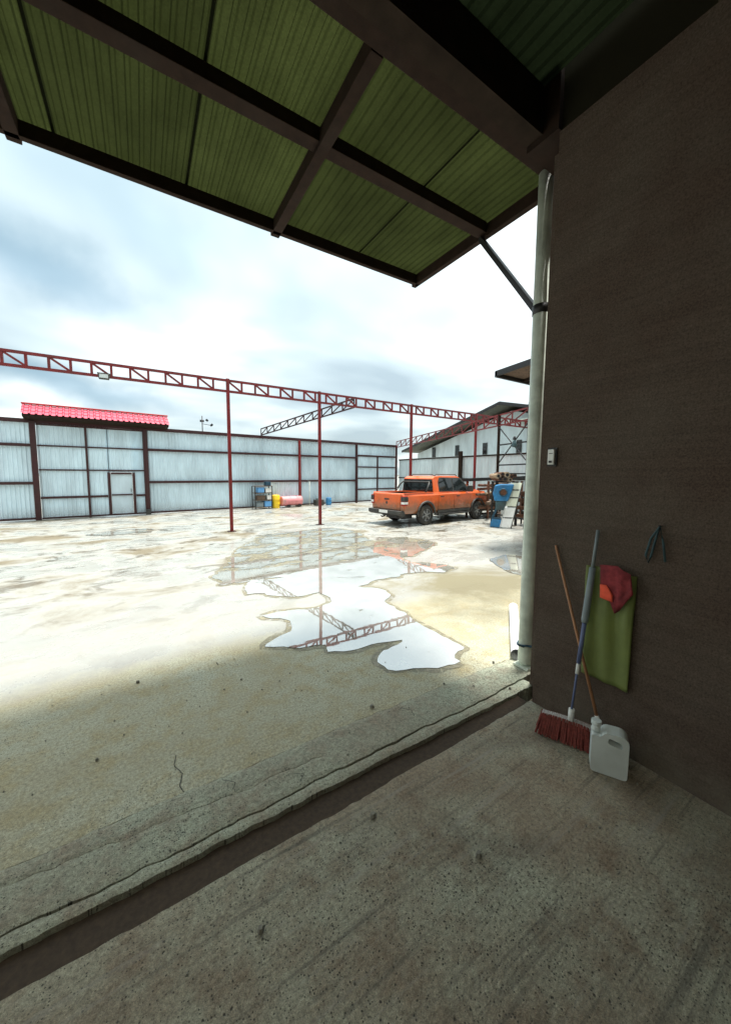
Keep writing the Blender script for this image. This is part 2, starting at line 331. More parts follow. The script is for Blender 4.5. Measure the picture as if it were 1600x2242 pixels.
MT['rust'] = simple('rusty_steel', (.15, .065, .035), .8, 0, .45, (.06, .03, .02), .6, .2, 14)
MT['timber'] = simple('weathered_timber', (.13, .085, .055), .85, 0, .5, (.05, .035, .025), .5, .2, 20)
MT['paletimber'] = simple('pale_timber', (.42, .30, .19), .8, 0, .3, (.2, .13, .08), .4, .2, 20)
MT['can'] = simple('milky_plastic', (.66, .71, .68), .42, 0, .08, (.34, .35, .30), .5, .03, 9)
MT['bristle'] = simple('brown_red_bristle', (.20, .042, .032), .9, 0, .45, (.09, .03, .02), .5, .4, 90)
MT['handlewood'] = simple('orange_wood_handle', (.40, .19, .09), .6, 0, .2, (.2, .1, .05), .4)
MT['greyhandle'] = simple('grey_metal_handle', (.20, .24, .25), .45, 0, .15)
MT['bluehandle'] = simple('blue_handle', (.11, .14, .26), .45, 0, .15)
MT['lime'] = simple('lime_sheet', (.155, .19, .05), .55, 0, .12, (.2, .26, .05), .5, .25, 9)
MT['redcloth'] = simple('dull_red_cloth', (.25, .035, .04), .95, 0, .35, (.15, .03, .04), .5, .5, 30)
MT['coral'] = simple('coral_cloth', (.95, .12, .06), .9, 0, .12, None, 0, .3, 30)
MT['faintblue'] = simple('dull_blue_cord', (.04, .085, .095), .7, 0, .2)
MT['stone'] = simple('pebble', (.22, .21, .17), .9, 0, .4)

# ------------------------------------------------------------------ mesh helpers
class MB:
    def __init__(s): s.v = []; s.f = []; s.sm = []
    def add(s, vs, fs, smooth=False):
        n = len(s.v); s.v += [tuple(v) for v in vs]; s.f += [tuple(i + n for i in f) for f in fs]; s.sm += [smooth] * len(fs)
        return s
    def box(s, x0, x1, y0, y1, z0, z1):
        return s.add([(x, y, z) for z in (z0, z1) for y in (y0, y1) for x in (x0, x1)],
                     [(0, 2, 3, 1), (4, 5, 7, 6), (0, 1, 5, 4), (2, 6, 7, 3), (0, 4, 6, 2), (1, 3, 7, 5)])
    def bar(s, a, b, w, h=None, up=(0, 0, 1)):
        """box beam from a to b, w across, h in the up direction"""
        h = h or w; a = Vector(a); b = Vector(b); d = (b - a).normalized(); u = Vector(up)
        if abs(d.dot(u)) > .95: u = Vector((0, 1, 0))
        x = d.cross(u).normalized(); y = x.cross(d).normalized()
        vs = [p + x * (sx * w / 2) + y * (sy * h / 2) for p in (a, b) for sx, sy in ((-1, -1), (1, -1), (1, 1), (-1, 1))]
        return s.add(vs, [(0, 1, 2, 3), (7, 6, 5, 4), (0, 4, 5, 1), (1, 5, 6, 2), (2, 6, 7, 3), (3, 7, 4, 0)])
    def tube(s, pts, r, seg=12, cap=True):
        pts = [Vector(p) for p in pts]; rr = r if isinstance(r, (list, tuple)) else [r] * len(pts); n = len(pts); vs = []
        prev = None
        for i, p in enumerate(pts):
            d = (pts[min(i + 1, n - 1)] - pts[max(i - 1, 0)])
            d = d.normalized() if d.length > 1e-9 else prev
            prev = d
            u = Vector((0, 0, 1)) if abs(d.z) < .95 else Vector((0, 1, 0))
            x = d.cross(u).normalized(); y = x.cross(d).normalized()
            vs += [p + (x * math.cos(2 * math.pi * k / seg) + y * math.sin(2 * math.pi * k / seg)) * rr[i] for k in range(seg)]
        fs = [(i * seg + k, i * seg + (k + 1) % seg, (i + 1) * seg + (k + 1) % seg, (i + 1) * seg + k) for i in range(n - 1) for k in range(seg)]
        s.add(vs, fs, True)
        if cap:
            m = len(s.v) - len(vs)
            s.f += [tuple(m + k for k in reversed(range(seg))), tuple(m + (n - 1) * seg + k for k in range(seg))]; s.sm += [False, False]
        return s
    def prism(s, poly, a0, a1, axis='y'):
        """extrude a 2D polygon (u,v) between a0 and a1 along axis"""
        n = len(poly)
        def P(u, v, a): return {'y': (u, a, v), 'x': (a, u, v), 'z': (u, v, a)}[axis]
        vs = [P(u, v, a0) for u, v in poly] + [P(u, v, a1) for u, v in poly]
        fs = [tuple(range(n)), tuple(reversed(range(n, 2 * n)))] + [(i, i + n, (i + 1) % n + n, (i + 1) % n) for i in range(n)]
        return s.add(vs, fs)
    def mesh(s, name):
        me = bpy.data.meshes.new(name); me.from_pydata(s.v, [], s.f); me.update()
        for p, q in zip(me.polygons, s.sm): p.use_smooth = q
        bm = bmesh.new(); bm.from_mesh(me); bmesh.ops.recalc_face_normals(bm, faces=bm.faces); bm.to_mesh(me); bm.free()
        return me

def obj(name, mb, mat, parent=None, loc=None, rot=None, bevel=0, label=None):
    me = mb.mesh(name) if isinstance(mb, MB) else mb
    if mat is not None and not me.materials: me.materials.append(MT[mat])
    o = bpy.data.objects.new(name, me); COL.objects.link(o)
    if parent: o.parent = parent
    if loc: o.location = loc
    if rot: o.rotation_euler = rot
    if bevel:
        b = o.modifiers.new('bevel', 'BEVEL'); b.width = bevel; b.segments = 2; b.limit_method = 'ANGLE'; b.angle_limit = R(40)
    if label: o['label'] = label
    return o
def tag(o, label, cat, group=None):
    o['label'] = label; o['category'] = cat
    if group: o['group'] = group
    return o
def thing(name, label, cat, loc=(0, 0, 0), rz=0, group=None, scale=None):
    o = bpy.data.objects.new(name, None); COL.objects.link(o); o.location = loc; o.rotation_euler = (0, 0, rz)
    o.empty_display_size = .2
    if scale: o.scale = (scale,) * 3
    return tag(o, label, cat, group)
def struct(name, mb, mat):
    o = obj(name, mb, mat); o['kind'] = 'structure'; return o
def inst(name, me, parent, loc=(0, 0, 0), rot=(0, 0, 0), scale=None):
    o = bpy.data.objects.new(name, me); COL.objects.link(o); o.parent = parent; o.location = loc; o.rotation_euler = rot
    if scale: o.scale = scale
    return o

# ------------------------------------------------------------------ ground
def nz1(x, f=1.0, seed=0.0, oct=2):
    t = 0; a = 1
    for i in range(oct): t += a * noise.noise(Vector((x * f * 2 ** i, seed * 7.3 + i, 1.7))); a *= .55
    return t
def strip(name, x0, x1, dx, ya, yb, za, zb, bottom, mat, rows=3):
    """slab along x whose two long edges follow ya(x) and yb(x)"""
    xs = [x0 + (x1 - x0) * i / max(1, int((x1 - x0) / dx)) for i in range(int((x1 - x0) / dx) + 1)]
    mb = MB(); vs = []
    for x in xs:
        a, b = ya(x), yb(x)
        col = [(x, a, bottom)]
        for k in range(rows + 1):
            t = k / rows; y = a + (b - a) * t
            z = za + (zb - za) * t + .003 * noise.noise(Vector((x * 9, y * 9, 3)))
            if k in (0, rows): z -= .006
            col.append((x, y, z))
        col.append((x, b, bottom)); vs += col
    m = rows + 3
    fs = [(i * m + k, (i + 1) * m + k, (i + 1) * m + k + 1, i * m + k + 1) for i in range(len(xs) - 1) for k in range(m - 1)]
    mb.add(vs, fs, False)
    return struct(name, mb, mat)

near_edge = lambda x: 1.472 + .006 * nz1(x, 2.2, 1) + .006 * nz1(x, 14, 2) + .010 * max(0, (x - .4))
far_edge = lambda x: 1.622 + .006 * nz1(x, 2.0, 3) + .009 * nz1(x, 11, 4) - .02 * max(0, (x - 1.2) / 1.3)
crack_edge = lambda x: 1.690 + .022 * nz1(x, 1.8, 5) + .010 * nz1(x, 12, 6)
mid_crack = lambda x: 1.86 - .05 * x + .02 * nz1(x, 2.2, 8) + .012 * nz1(x, 13, 9)
outer_edge = lambda x: 1.985 + .014 * nz1(x, 1.6, 7) + .008 * nz1(x, 15, 8) - .02 * max(0, x - 1.5)
gapw = lambda x: .007 + .005 * nz1(x, 5, 12)

mb = MB(); mb.add([(-400, -400, -.15), (600, -400, -.15), (600, 600, -.15), (-400, 600, -.15)], [(0, 1, 2, 3)])
struct('terrain', mb, 'soil')
strip('interior_floor', -6.5, 2.42, .012, lambda x: -6.5 if x < 100 else 0, near_edge, .0, .0, -.12, 'floor', rows=40)
mb = MB(); mb.box(-6.5, 2.42, 1.40, 2.05, -.13, -.030)
struct('floor_channel', mb, 'trough')
strip('threshold_lip', -6.5, 2.62, .012, far_edge, lambda x: crack_edge(x) - gapw(x), .004, .002, -.12, 'apron', rows=3)
strip('concrete_apron', -6.5, .85, .012, crack_edge, mid_crack, .006, .014, -.12, 'apron', rows=6)
strip('apron_border', -6.5, .85, .012, lambda x: mid_crack(x) + .005 + .003 * nz1(x, 8, 15), outer_edge, .012, .008, -.12, 'apron', rows=5)
strip('apron_end', .85, 3.6, .012, crack_edge, outer_edge, .010, .008, -.12, 'apron', rows=8)
# the yard slab reaches far beyond the walls
mb = MB(); xs = [-120, -40, -6.5] + [-6.5 + .03 * i for i in range(1, 336)] + [12, 40, 200]
ys = [None, 2.3, 3.2, 5, 9, 16, 40, 250]
vs = []
for x in xs:
    for y in ys:
        yy = (outer_edge(x) + .006 + .003 * nz1(x, 9, 11)) if y is None else y
        vs.append((x, yy, 0.0 if y is not None else -.002))
    vs.append((x, (outer_edge(x) + .006), -.12))
m_ = len(ys) + 1; fs = []
for i in range(len(xs) - 1):
    for k in range(len(ys) - 1): fs.append((i * m_ + k, (i + 1) * m_ + k, (i + 1) * m_ + k + 1, i * m_ + k + 1))
    fs.append((i * m_ + m_ - 1, (i + 1) * m_ + m_ - 1, (i + 1) * m_, i * m_))
mb.add(vs, fs); struct('yard_ground', mb, 'yard')

mb = MB()
for pts_ in ([(.10, 2.30), (.085, 2.22), (.12, 2.13), (.10, 2.05), (.115, 1.995)], [(.30, 1.955), (.36, 1.90), (.34, 1.86)], [(.62, 1.80), (.70, 1.755), (.66, 1.715)], [(1.5, 1.93), (1.56, 1.86), (1.54, 1.80)]):
    fine_ = []
    for (ax, ay), (bx, by) in zip(pts_, pts_[1:]):
        for k in range(6):
            t = k / 6; fine_.append((ax + (bx - ax) * t + .006 * noise.noise(Vector((ax * 40 + k, by * 30, 2))), ay + (by - ay) * t))
    fine_.append(pts_[-1])
    for k in range(len(fine_) - 1):
        w_ = .0022 + .0014 * noise.noise(Vector((k * 1.3, pts_[0][0], 1))); (ax, ay), (bx, by) = fine_[k], fine_[k + 1]
        mb.add([(ax - w_, ay, .0175), (ax + w_, ay, .0175), (bx + w_, by, .0175), (bx - w_, by, .0175)] if ay < 1.99 else [(ax - w_, ay, .004), (ax + w_, ay, .004), (bx + w_, by, .004), (bx - w_, by, .004)], [(0, 1, 2, 3)])
struct('ground_cracks', mb, 'rubber')

def puddle(pts, z=.008, jit=.045, mat='water', grow=0.0, name='puddle'):
    n = len(pts); out = []
    for i in range(n):
        p0, p1, p2, p3 = [Vector(pts[(i + k - 1) % n]) for k in range(4)]
        steps = max(3, min(14, int((p2 - p1).length / .07)))
        for s_ in range(steps):
            t = s_ / steps
            q = .5 * ((2 * p1) + (-p0 + p2) * t + (2 * p0 - 5 * p1 + 4 * p2 - p3) * t * t + (-p0 + 3 * p1 - 3 * p2 + p3) * t ** 3)
            q = q.lerp(p1.lerp(p2, t), .35)
            j = jit * (1 if q.y < 4.5 else 2.2)
            q = q + Vector((noise.noise(Vector((q.x * 5, q.y * 5, 1))) * j + noise.noise(Vector((q.x * 19, q.y * 19, 1))) * j * .5,
                            noise.noise(Vector((q.x * 5, q.y * 5, 9))) * j + noise.noise(Vector((q.x * 19, q.y * 19, 9))) * j * .5))
            out.append(q)
    if grow:
        k = len(out); res = []
        for i in range(k):
            t = (out[(i + 3) % k] - out[i - 3]); nn = Vector((t.y, -t.x)).normalized() if t.length > 1e-6 else Vector((0, 0))
            res.append(out[i] + nn * grow * GS * (.7 + .6 * noise.noise(Vector((out[i].x * 3, out[i].y * 3, 4)))))
        out = res
    bm = bmesh.new(); vs = [bm.verts.new((p.x, p.y, z)) for p in out]
    for i in range(len(vs)): bm.edges.new((vs[i], vs[(i + 1) % len(vs)]))
    bmesh.ops.triangle_fill(bm, edges=bm.edges[:], use_beauty=True, normal=(0, 0, 1))
    me = bpy.data.meshes.new(name); bm.to_mesh(me); bm.free()
    o = obj(name, me, mat); o['kind'] = 'structure'; return o
MAIN = [(1.3, 6.94), (0.94, 6.21), (0.96, 5.61), (1.37, 5.66), (1.16, 5.07), (1.36, 4.88), (1.68, 4.58), (2.07, 4.52), (2.09, 4.13), (1.79, 4.04), (1.51, 4.12), (1.12, 4.14), (1.28, 3.92), (1.37, 3.75), (1.29, 3.53), (1.08, 3.48), (0.95, 3.35), (1.17, 3.19), (1.46, 3.1), (1.44, 2.96), (1.63, 2.87), (1.95, 2.83), (2.18, 2.77), (1.98, 2.72), (1.83, 2.67), (1.74, 2.53), (1.74, 2.38), (1.93, 2.28), (2.29, 2.14), (2.44, 2.27), (2.61, 2.34), (2.63, 2.53), (2.58, 2.66), (2.62, 3.07), (2.65, 3.41), (2.67, 3.77), (2.91, 3.96), (2.9, 4.3), (2.72, 4.46), (3.37, 4.65), (3.95, 4.65), (4.39, 4.39), (4.71, 4.58), (4.74, 4.88), (4.33, 5.24), (4.41, 5.63), (4.87, 5.74), (6.07, 6.43), (6.05, 7.24), (5.74, 7.59), (4.9, 7.48), (5.32, 9.08), (4.93, 10.04), (3.86, 9.84), (2.81, 9.73), (1.72, 8.1)]
GS = 1 if sum((MAIN[i][0] * MAIN[(i + 1) % len(MAIN)][1] - MAIN[(i + 1) % len(MAIN)][0] * MAIN[i][1]) for i in range(len(MAIN))) > 0 else -1
puddle(MAIN)
for gx, gz in ((.09, .004),):
    puddle(MAIN, gz, mat='damp', grow=gx, name='damp_margin')
puddle([(-1.35, 12.14), (-1.15, 12.5), (-0.67, 12.75), (0.15, 12.72), (0.19, 11.99), (-0.2, 11.6), (-0.81, 11.6)])
puddle([(5.85, 4.64), (6.4, 4.73), (6.65, 4.44), (5.46, 3.6), (5.34, 3.75), (5.55, 4.19)])

# ------------------------------------------------------------------ steel canopy over the entrance
ZC = 4.10
cn = thing('entrance_canopy', 'flat canopy of green translucent sheets on brown steel frame over the doorway', 'canopy', (3.05, 1.8, ZC))
def L(p): return (p[0] - 3.05, p[1] - 1.8, p[2] - ZC)
def barL(name, a, b, w, h, mat, parent=cn): return obj(name, MB().bar(L(a), L(b), w, h), mat, parent, bevel=.004)
RX = [3.03, 1.23, -.68, -2.5, -4.3, -6.1]
barL('edge_beam', (-6.3, 3.64, ZC + .03), (3.06, 3.64, ZC + .03), .05, .11, 'brownsteel')
barL('purlin', (-6.3, 2.60, ZC + .05), (3.0, 2.60, ZC + .05), .11, .10, 'brownsteel')
barL('wall_beam', (-6.3, 1.80, ZC + .03), (3.06, 1.80, ZC + .03), .10, .12, 'brownsteel')
for i, x in enumerate(RX):
    barL('rafter', (x, 1.86, ZC + .0325), (x, 3.71, ZC + .0325), .06 if i == 0 else .085, .115, 'brownsteel')
# corrugated sheets, ribs running out from the wall
def corr(w, l, pitch, amp, flat=.5, thick=0):
    """corrugated sheet: w along x, l along y"""
    mb = MB(); n = int(round(w / pitch)); xs = []
    for i in range(n):
        for t, z in ((0, 0), (.25, 0), (.38, 1), (.62, 1), (.75, 0)): xs.append(((i + t) * pitch, z * amp))
    xs.append((n * pitch, 0)); vs = []
    for x, z in xs: vs += [(x, 0, z), (x, l, z)]
    mb.add(vs, [(2 * i, 2 * i + 1, 2 * i + 3, 2 * i + 2) for i in range(len(xs) - 1)])
    return mb
sheet_me = corr(.90, 1.963, .075, .014).mesh('roof_sheet'); sheet_me.materials.append(MT['canopy'])
for k in range(11):
    x1 = 3.08 - .88 * k
    o = inst('roof_sheet', sheet_me, cn, L((x1 - .90, 1.737, ZC + .105 + (.003 if k % 2 else 0))))
barL('brace', (3.00, 2.62, ZC - .02), (2.83, 1.86, 3.06), .045, .045, 'blacksteel')

# ------------------------------------------------------------------ round corner post and its clamp
po = thing('corner_post', 'pale grey-green round post at the doorway corner, teal tie near its foot', 'post', (2.805, 1.80, 0))
obj('shaft', MB().tube([(0, 0, .03), (0, 0, .06), (0, 0, 4.08)], [.045, .062, .062], 24), 'pipe', po)
obj('clamp', MB().tube([(0, 0, 3.0), (0, 0, 3.07)], .068, 24), 'blacksteel', po)
obj('tie', MB().tube([(.068 * math.cos(a), .068 * math.sin(a), .215 + .01 * math.sin(a * 2)) for a in [i * math.pi / 8 for i in range(17)]], .009, 8).bar((-.08, -.03, .22), (-.14, -.01, .25), .02, .01), 'darkblue', po)
obj('base_plate', MB().box(-.07, .07, -.07, .07, .012, .03), 'pipe', po)
# pipe lying on the yard beside the post
a = Vector((2.83, 1.90, .062)); b = Vector((3.85, 2.66, .055))
mb = MB().tube([a, a.lerp(b, .5), b], .052, 24, cap=False); mb.tube([b, a], .046, 24, cap=False)
o = obj('drain_pipe', mb, 'pvc'); tag(o, 'short white plastic pipe lying on the concrete against the corner post', 'pipe')
mb = MB().tube([(0, 0, 0), (.04, 0, 0)], .071, 24, cap=False)
c_ = obj('collar', MB().tube([b.lerp(a, .04), b], .0555, 24, cap=False), 'pvc', o)

# ------------------------------------------------------------------ workshop we stand in
ws = thing('workshop', 'dark workshop interior with brown side wall, header beam and green roof panel', 'building', (2.42, 1.48, 0))
def W(p): return (p[0] - 2.42, p[1] - 1.48, p[2])
def wbox(name, x0, x1, y0, y1, z0, z1, mat): 
    return obj(name, MB().box(x0 - 2.42, x1 - 2.42, y0 - 1.48, y1 - 1.48, z0, z1), mat, ws)
wbox('side_wall', 2.42, 2.60, -6.5, 1.48, -.1, 3.95, 'wall')
wbox('side_wall', 2.42, 2.60, -6.5, .72, 3.952, 4.42, 'wall')
obj('wall_sheet', MB().box(.04, .05, .72 - 1.48, .009, 3.95, 4.42), 'greenwall', ws, label='green translucent sheet high in the side wall')
wbox('front_wall', 2.602, 12.0, 1.40, 1.62, -.1, 4.30, 'wall')
wbox('header_beam', -6.5, 2.415, 1.60, 1.72, 4.02, 4.32, 'soffit')
wbox('post_casing', 2.42, 2.86, 1.49, 1.72, 3.98, 4.60, 'brownsteel')
wbox('gable_sheet', -6.5, 2.9, 1.66, 1.735, 4.24, 5.2, 'darkroof')
wbox('back_wall', -6.5, 2.415, -6.62, -6.502, -.1, 4.30, 'wall')
wbox('left_wall', -6.62, -6.502, -6.5, 1.48, -.1, 4.30, 'wall')
wbox('front_jamb', -6.5, -6.3, 1.49, 1.70, -.1, 4.0, 'wall')
# roof of sheets: dark ones, a green strip, unseen clear ones added to brighten the floor
for k in range(10):
    x1 = 2.42 - .9 * k
    green = k in (0, 4, 5, 6, 7); gl_ = 2.24 if k == 0 else 4.24
    if green:
        mb = corr(.90, gl_, .09, .02); o = obj('roof_sheet', mb, 'inroof' if k == 0 else 'fill_sheet', ws, W((x1 - .90, 1.66 - gl_, 4.325)), label='green translucent roof sheet' if k == 0 else 'unseen clear roof sheet added to let light onto the floor')
        mb = MB().box(0, .9, 0, 8.14 - gl_, 0, .02); obj('roof_sheet', mb, 'darkroof', ws, W((x1 - .90, -6.5, 4.325)))
    else:
        obj('roof_sheet', MB().box(0, .9, 0, 8.16, 0, .02), 'darkroof', ws, W((x1 - .90, -6.5, 4.325)))
for y in (.72, -.6, -2.2, -3.8, -5.4):
    obj('roof_beam', MB().bar(W((-6.5, y, 4.22)), W((2.41, y, 4.22)), .09, .14), 'brownsteel', ws)

# ------------------------------------------------------------------ things along the side wall
sw = thing('switch_box', 'small white switch box with a dark frame high on the brown wall', 'switch', (2.42, 1.415, 1.825))
obj('back_plate', MB().box(-.012, 0, -.032, .032, -.064, .064), 'blacksteel', sw)
obj('cover', MB().box(-.03, -.0125, -.022, .022, -.052, .052), 'whitepaint', sw, bevel=.003)
obj('button', MB().box(-.036, -.0305, -.010, .010, -.040, -.026), 'blacksteel', sw)
obj('label_strip', MB().box(-.0325, -.0305, -.014, .010, .022, .026), 'blacksteel', sw)

# lime sheet with a rippled surface hung on the wall
mb = MB(); nu, nv = 28, 24; vs = []
for j in range(nv + 1):
    for i in range(nu + 1):
        u, v = i / nu, j / nv
        y = 1.135 - .265 * u; z = .41 + .72 * v - .015 * u * (v)
        x = 2.400 - .016 * math.sin(u * 15 + v * 1.5) * (.4 + .6 * v) - .01 * noise.noise(Vector((u * 3, v * 3, 1)))
        vs.append((x - .006, y, z))
mb.add(vs, [(j * (nu + 1) + i, j * (nu + 1) + i + 1, (j + 1) * (nu + 1) + i + 1, (j + 1) * (nu + 1) + i) for j in range(nv) for i in range(nu)], True)
o = obj('plastic_sheet', mb, 'lime'); tag(o, 'lime green plastic sheet hanging on the brown wall behind the handles', 'sheet')
so = o.modifiers.new('thickness', 'SOLIDIFY'); so.thickness = .003
# red cloth draped over it, with a bright coral patch
def cloth(poly, x, mat, name, parent=None, amp=.014, sub=3):
    bm = bmesh.new(); vs = [bm.verts.new((x, p[0], p[1])) for p in poly]; bm.faces.new(vs)
    bmesh.ops.triangulate(bm, faces=bm.faces[:]); bmesh.ops.subdivide_edges(bm, edges=bm.edges[:], cuts=sub, use_grid_fill=True)
    for v in bm.verts: v.co.x += amp * (noise.noise(Vector((v.co.y * 22, v.co.z * 9, 2))) - .6); 
    for f in bm.faces: f.smooth = True
    me = bpy.data.meshes.new(name); bm.to_mesh(me); bm.free()
    o = obj(name, me, mat, parent); s_ = o.modifiers.new('thickness', 'SOLIDIFY'); s_.thickness = .006
    return o
rc = cloth([(1.045, 1.155), (.955, 1.165), (.885, 1.13), (.865, 1.02), (.895, .965), (.93, .90), (.955, .875), (.975, .93), (.985, 1.00), (1.04, 1.02)], 2.368, 'redcloth', 'red_cloth')
tag(rc, 'crumpled dull red cloth hung over the top of the lime sheet', 'cloth')
cloth([(1.035, 1.035), (1.00, 1.04), (.965, .985), (.962, .945), (1.03, .955)], 2.352, 'coral', 'coral_patch', rc, .008, 2)
# faint cord loop on a nail
hk = thing('cord_loop', 'faint blue cord looped over a nail high on the brown wall', 'cord', (2.41, .78, 1.42))
obj('cord', MB().tube([(-.008, .0, 0), (-.014, .035, -.07), (-.012, .055, -.17), (-.01, .04, -.21), (-.01, .03, -.17), (-.012, .012, -.06), (-.008, 0, 0), (-.012, -.02, -.08), (-.01, -.035, -.19)], .006, 8), 'faintblue', hk)
obj('nail', MB().tube([(.01, 0, .0), (-.03, 0, .006)], .004, 8), 'blacksteel', hk)

# broom with long grey and blue handle
hd = Vector((2.245, 1.11, .19)); top = Vector((2.39, 1.085, 1.36))
br = thing('push_broom', 'broom with red-brown bristles and long blue and grey handle against the wall', 'broom', (2.22, 1.10, 0))
def B_(p): return Vector(p) - Vector((2.22, 1.10, 0))
def lerp(t): return B_(hd.lerp(top, t))
obj('handle', MB().tube([lerp(0), lerp(.28)], .0065, 12).tube([lerp(.28), lerp(.5)], .0125, 12), 'bluehandle', br)
obj('ferrule', MB().tube([lerp(.22), lerp(.275)], .0105, 12), 'whitepaint', br)
obj('grip', MB().tube([lerp(.5), lerp(.52), lerp(.80)], [.017, .021, .018], 14).tube([lerp(.80), lerp(1.0)], .010, 12), 'greyhandle', br)
h0 = Vector((2.195, 1.27, .10)); h1 = Vector((2.33, .93, .10)); dirh = (h1 - h0).normalized(); nrm = Vector((dirh.y, -dirh.x, 0))  # towards the camera side
if nrm.x > 0: nrm = -nrm
mb = MB(); npt = 14; vs = []
for i in range(npt + 1):
    t = i / npt; p = h0.lerp(h1, t) + Vector((0, 0, -.02 + .012 * (1 - (2 * t - 1) ** 2)))
    for a, b_ in ((-.022, 0), (.022, 0), (.022, .022), (-.022, .022)): vs.append(B_(p) + nrm * a + Vector((0, 0, b_ + .03)))
fs = [(i * 4 + k, i * 4 + (k + 1) % 4, (i + 1) * 4 + (k + 1) % 4, (i + 1) * 4 + k) for i in range(npt) for k in range(4)] + [(0, 1, 2, 3), (npt * 4 + 3, npt * 4 + 2, npt * 4 + 1, npt * 4)]
mb.add(vs, fs); obj('head', mb, 'can', br, bevel=.003)
mb = MB(); rnd = random.Random(3)
for i in range(64):
    for j in range(5):
        t = (i + rnd.uniform(-.4, .4)) / 63; t = min(1, max(0, t)); a = (j - 2) / 2
        p = h0.lerp(h1, t) + nrm * (a * .018) + Vector((0, 0, .032 + .012 * (1 - (2 * t - 1) ** 2)))
        q = p + nrm * (a * .028 + .022 + rnd.uniform(-.006, .006)) + dirh * ((t - .5) * .05 + rnd.uniform(-.006, .006)); q.z = .006 + rnd.uniform(0, .008)
        mb.bar(B_(p), B_(q), .0062, .0062)
o = obj('bristles', mb, 'bristle', br); o['kind'] = 'stuff'
obj('socket', MB().tube([B_(hd + Vector((0, 0, -.045))), B_(hd + Vector((.004, 0, .03)))], .017, 12), 'whitepaint', br)

# second brush with thin orange wooden handle, its head behind the canister
s0 = Vector((2.33, .955, .06)); s1 = Vector((2.405, 1.355, 1.215))
mo = thing('scrub_brush', 'thin orange wooden handle leaning left across the blue broom, foot behind canister', 'brush', (2.33, .93, 0))
def Q_(p): return Vector(p) - Vector((2.33, .93, 0))
obj('handle', MB().tube([Q_(s0.lerp(s1, .12)), Q_(s0.lerp(s1, .5)), Q_(s1)], [.010, .009, .008], 12), 'handlewood', mo)
obj('ferrule', MB().tube([Q_(s0.lerp(s1, .04)), Q_(s0.lerp(s1, .125))], [.016, .012], 12), 'whitepaint', mo)
obj('head', MB().box(-.035, .03, -.09, .11, .035, .065), 'plastic', mo, bevel=.006)
mb = MB()
for i in range(22):
    for j in range(4):
        x = -.03 + j * .017; y = -.085 + i * .009
        mb.bar((x, y, .036), (x + rnd.uniform(-.006, .006), y + rnd.uniform(-.006, .006), .003), .005, .005)
o = obj('bristles', mb, 'plastic', mo); o['kind'] = 'stuff'

# milky canister with a moulded handle hole and neck
def rounded(poly, rad, n=5):
    out = []; m = len(poly)
    for i in range(m):
        p0, p1, p2 = Vector(poly[i - 1]), Vector(poly[i]), Vector(poly[(i + 1) % m])
        r_ = rad[i] if isinstance(rad, (list, tuple)) else rad
        a = p1 + (p0 - p1).normalized() * r_; b = p1 + (p2 - p1).normalized() * r_
        for k in range(n + 1):
            t = k / n; out.append(tuple((1 - t) ** 2 * a + 2 * t * (1 - t) * p1 + t * t * b))
    return out
jc_rz = R(-61)
jc = thing('canister', 'milky white plastic canister with handle hole standing on the floor by the wall', 'canister', (2.20, .872, 0), jc_rz)
Wd, Hh, Dp = .175, .255, .09
outer = rounded([(-Wd / 2, .004), (Wd / 2, .004), (Wd / 2, Hh - .02), (Wd / 2 - .03, Hh), (-.025, Hh - .004), (-.045, Hh - .035), (-Wd / 2, Hh - .03)], [.02, .02, .02, .02, .015, .012, .012], 4)
hole = rounded([(-.012, Hh - .062), (Wd / 2 - .028, Hh - .075), (Wd / 2 - .032, Hh - .042), (-.008, Hh - .028)], .014, 4)
bm = bmesh.new()
def ring(poly, y): return [bm.verts.new((p[0], y, p[1])) for p in poly]
for y in (-Dp / 2, Dp / 2):
    a = ring(outer, y); b = ring(hole, y)
    for l in (a, b):
        for i in range(len(l)): bm.edges.new((l[i], l[(i + 1) % len(l)]))
    bmesh.ops.triangle_fill(bm, edges=[e for e in bm.edges if abs(e.verts[0].co.y - y) < 1e-6 and abs(e.verts[1].co.y - y) < 1e-6], use_beauty=True)
    if y < 0: a0_, b0_ = a, b
for p, q in ((a0_, a), (b0_, b)):
    for i in range(len(p)): bm.faces.new((p[i], p[(i + 1) % len(p)], q[(i + 1) % len(q)], q[i]))
bmesh.ops.recalc_face_normals(bm, faces=bm.faces[:])
me = bpy.data.meshes.new('body'); bm.to_mesh(me); bm.free()
obj('body', me, 'can', jc, bevel=.010)
obj('neck', MB().tube([(-.066, 0, Hh - .035), (-.066, 0, Hh + .012)], .021, 16), 'can', jc)
obj('cap', MB().tube([(-.066, 0, Hh + .008), (-.066, 0, Hh + .034)], .026, 16), 'can', jc, bevel=.002)

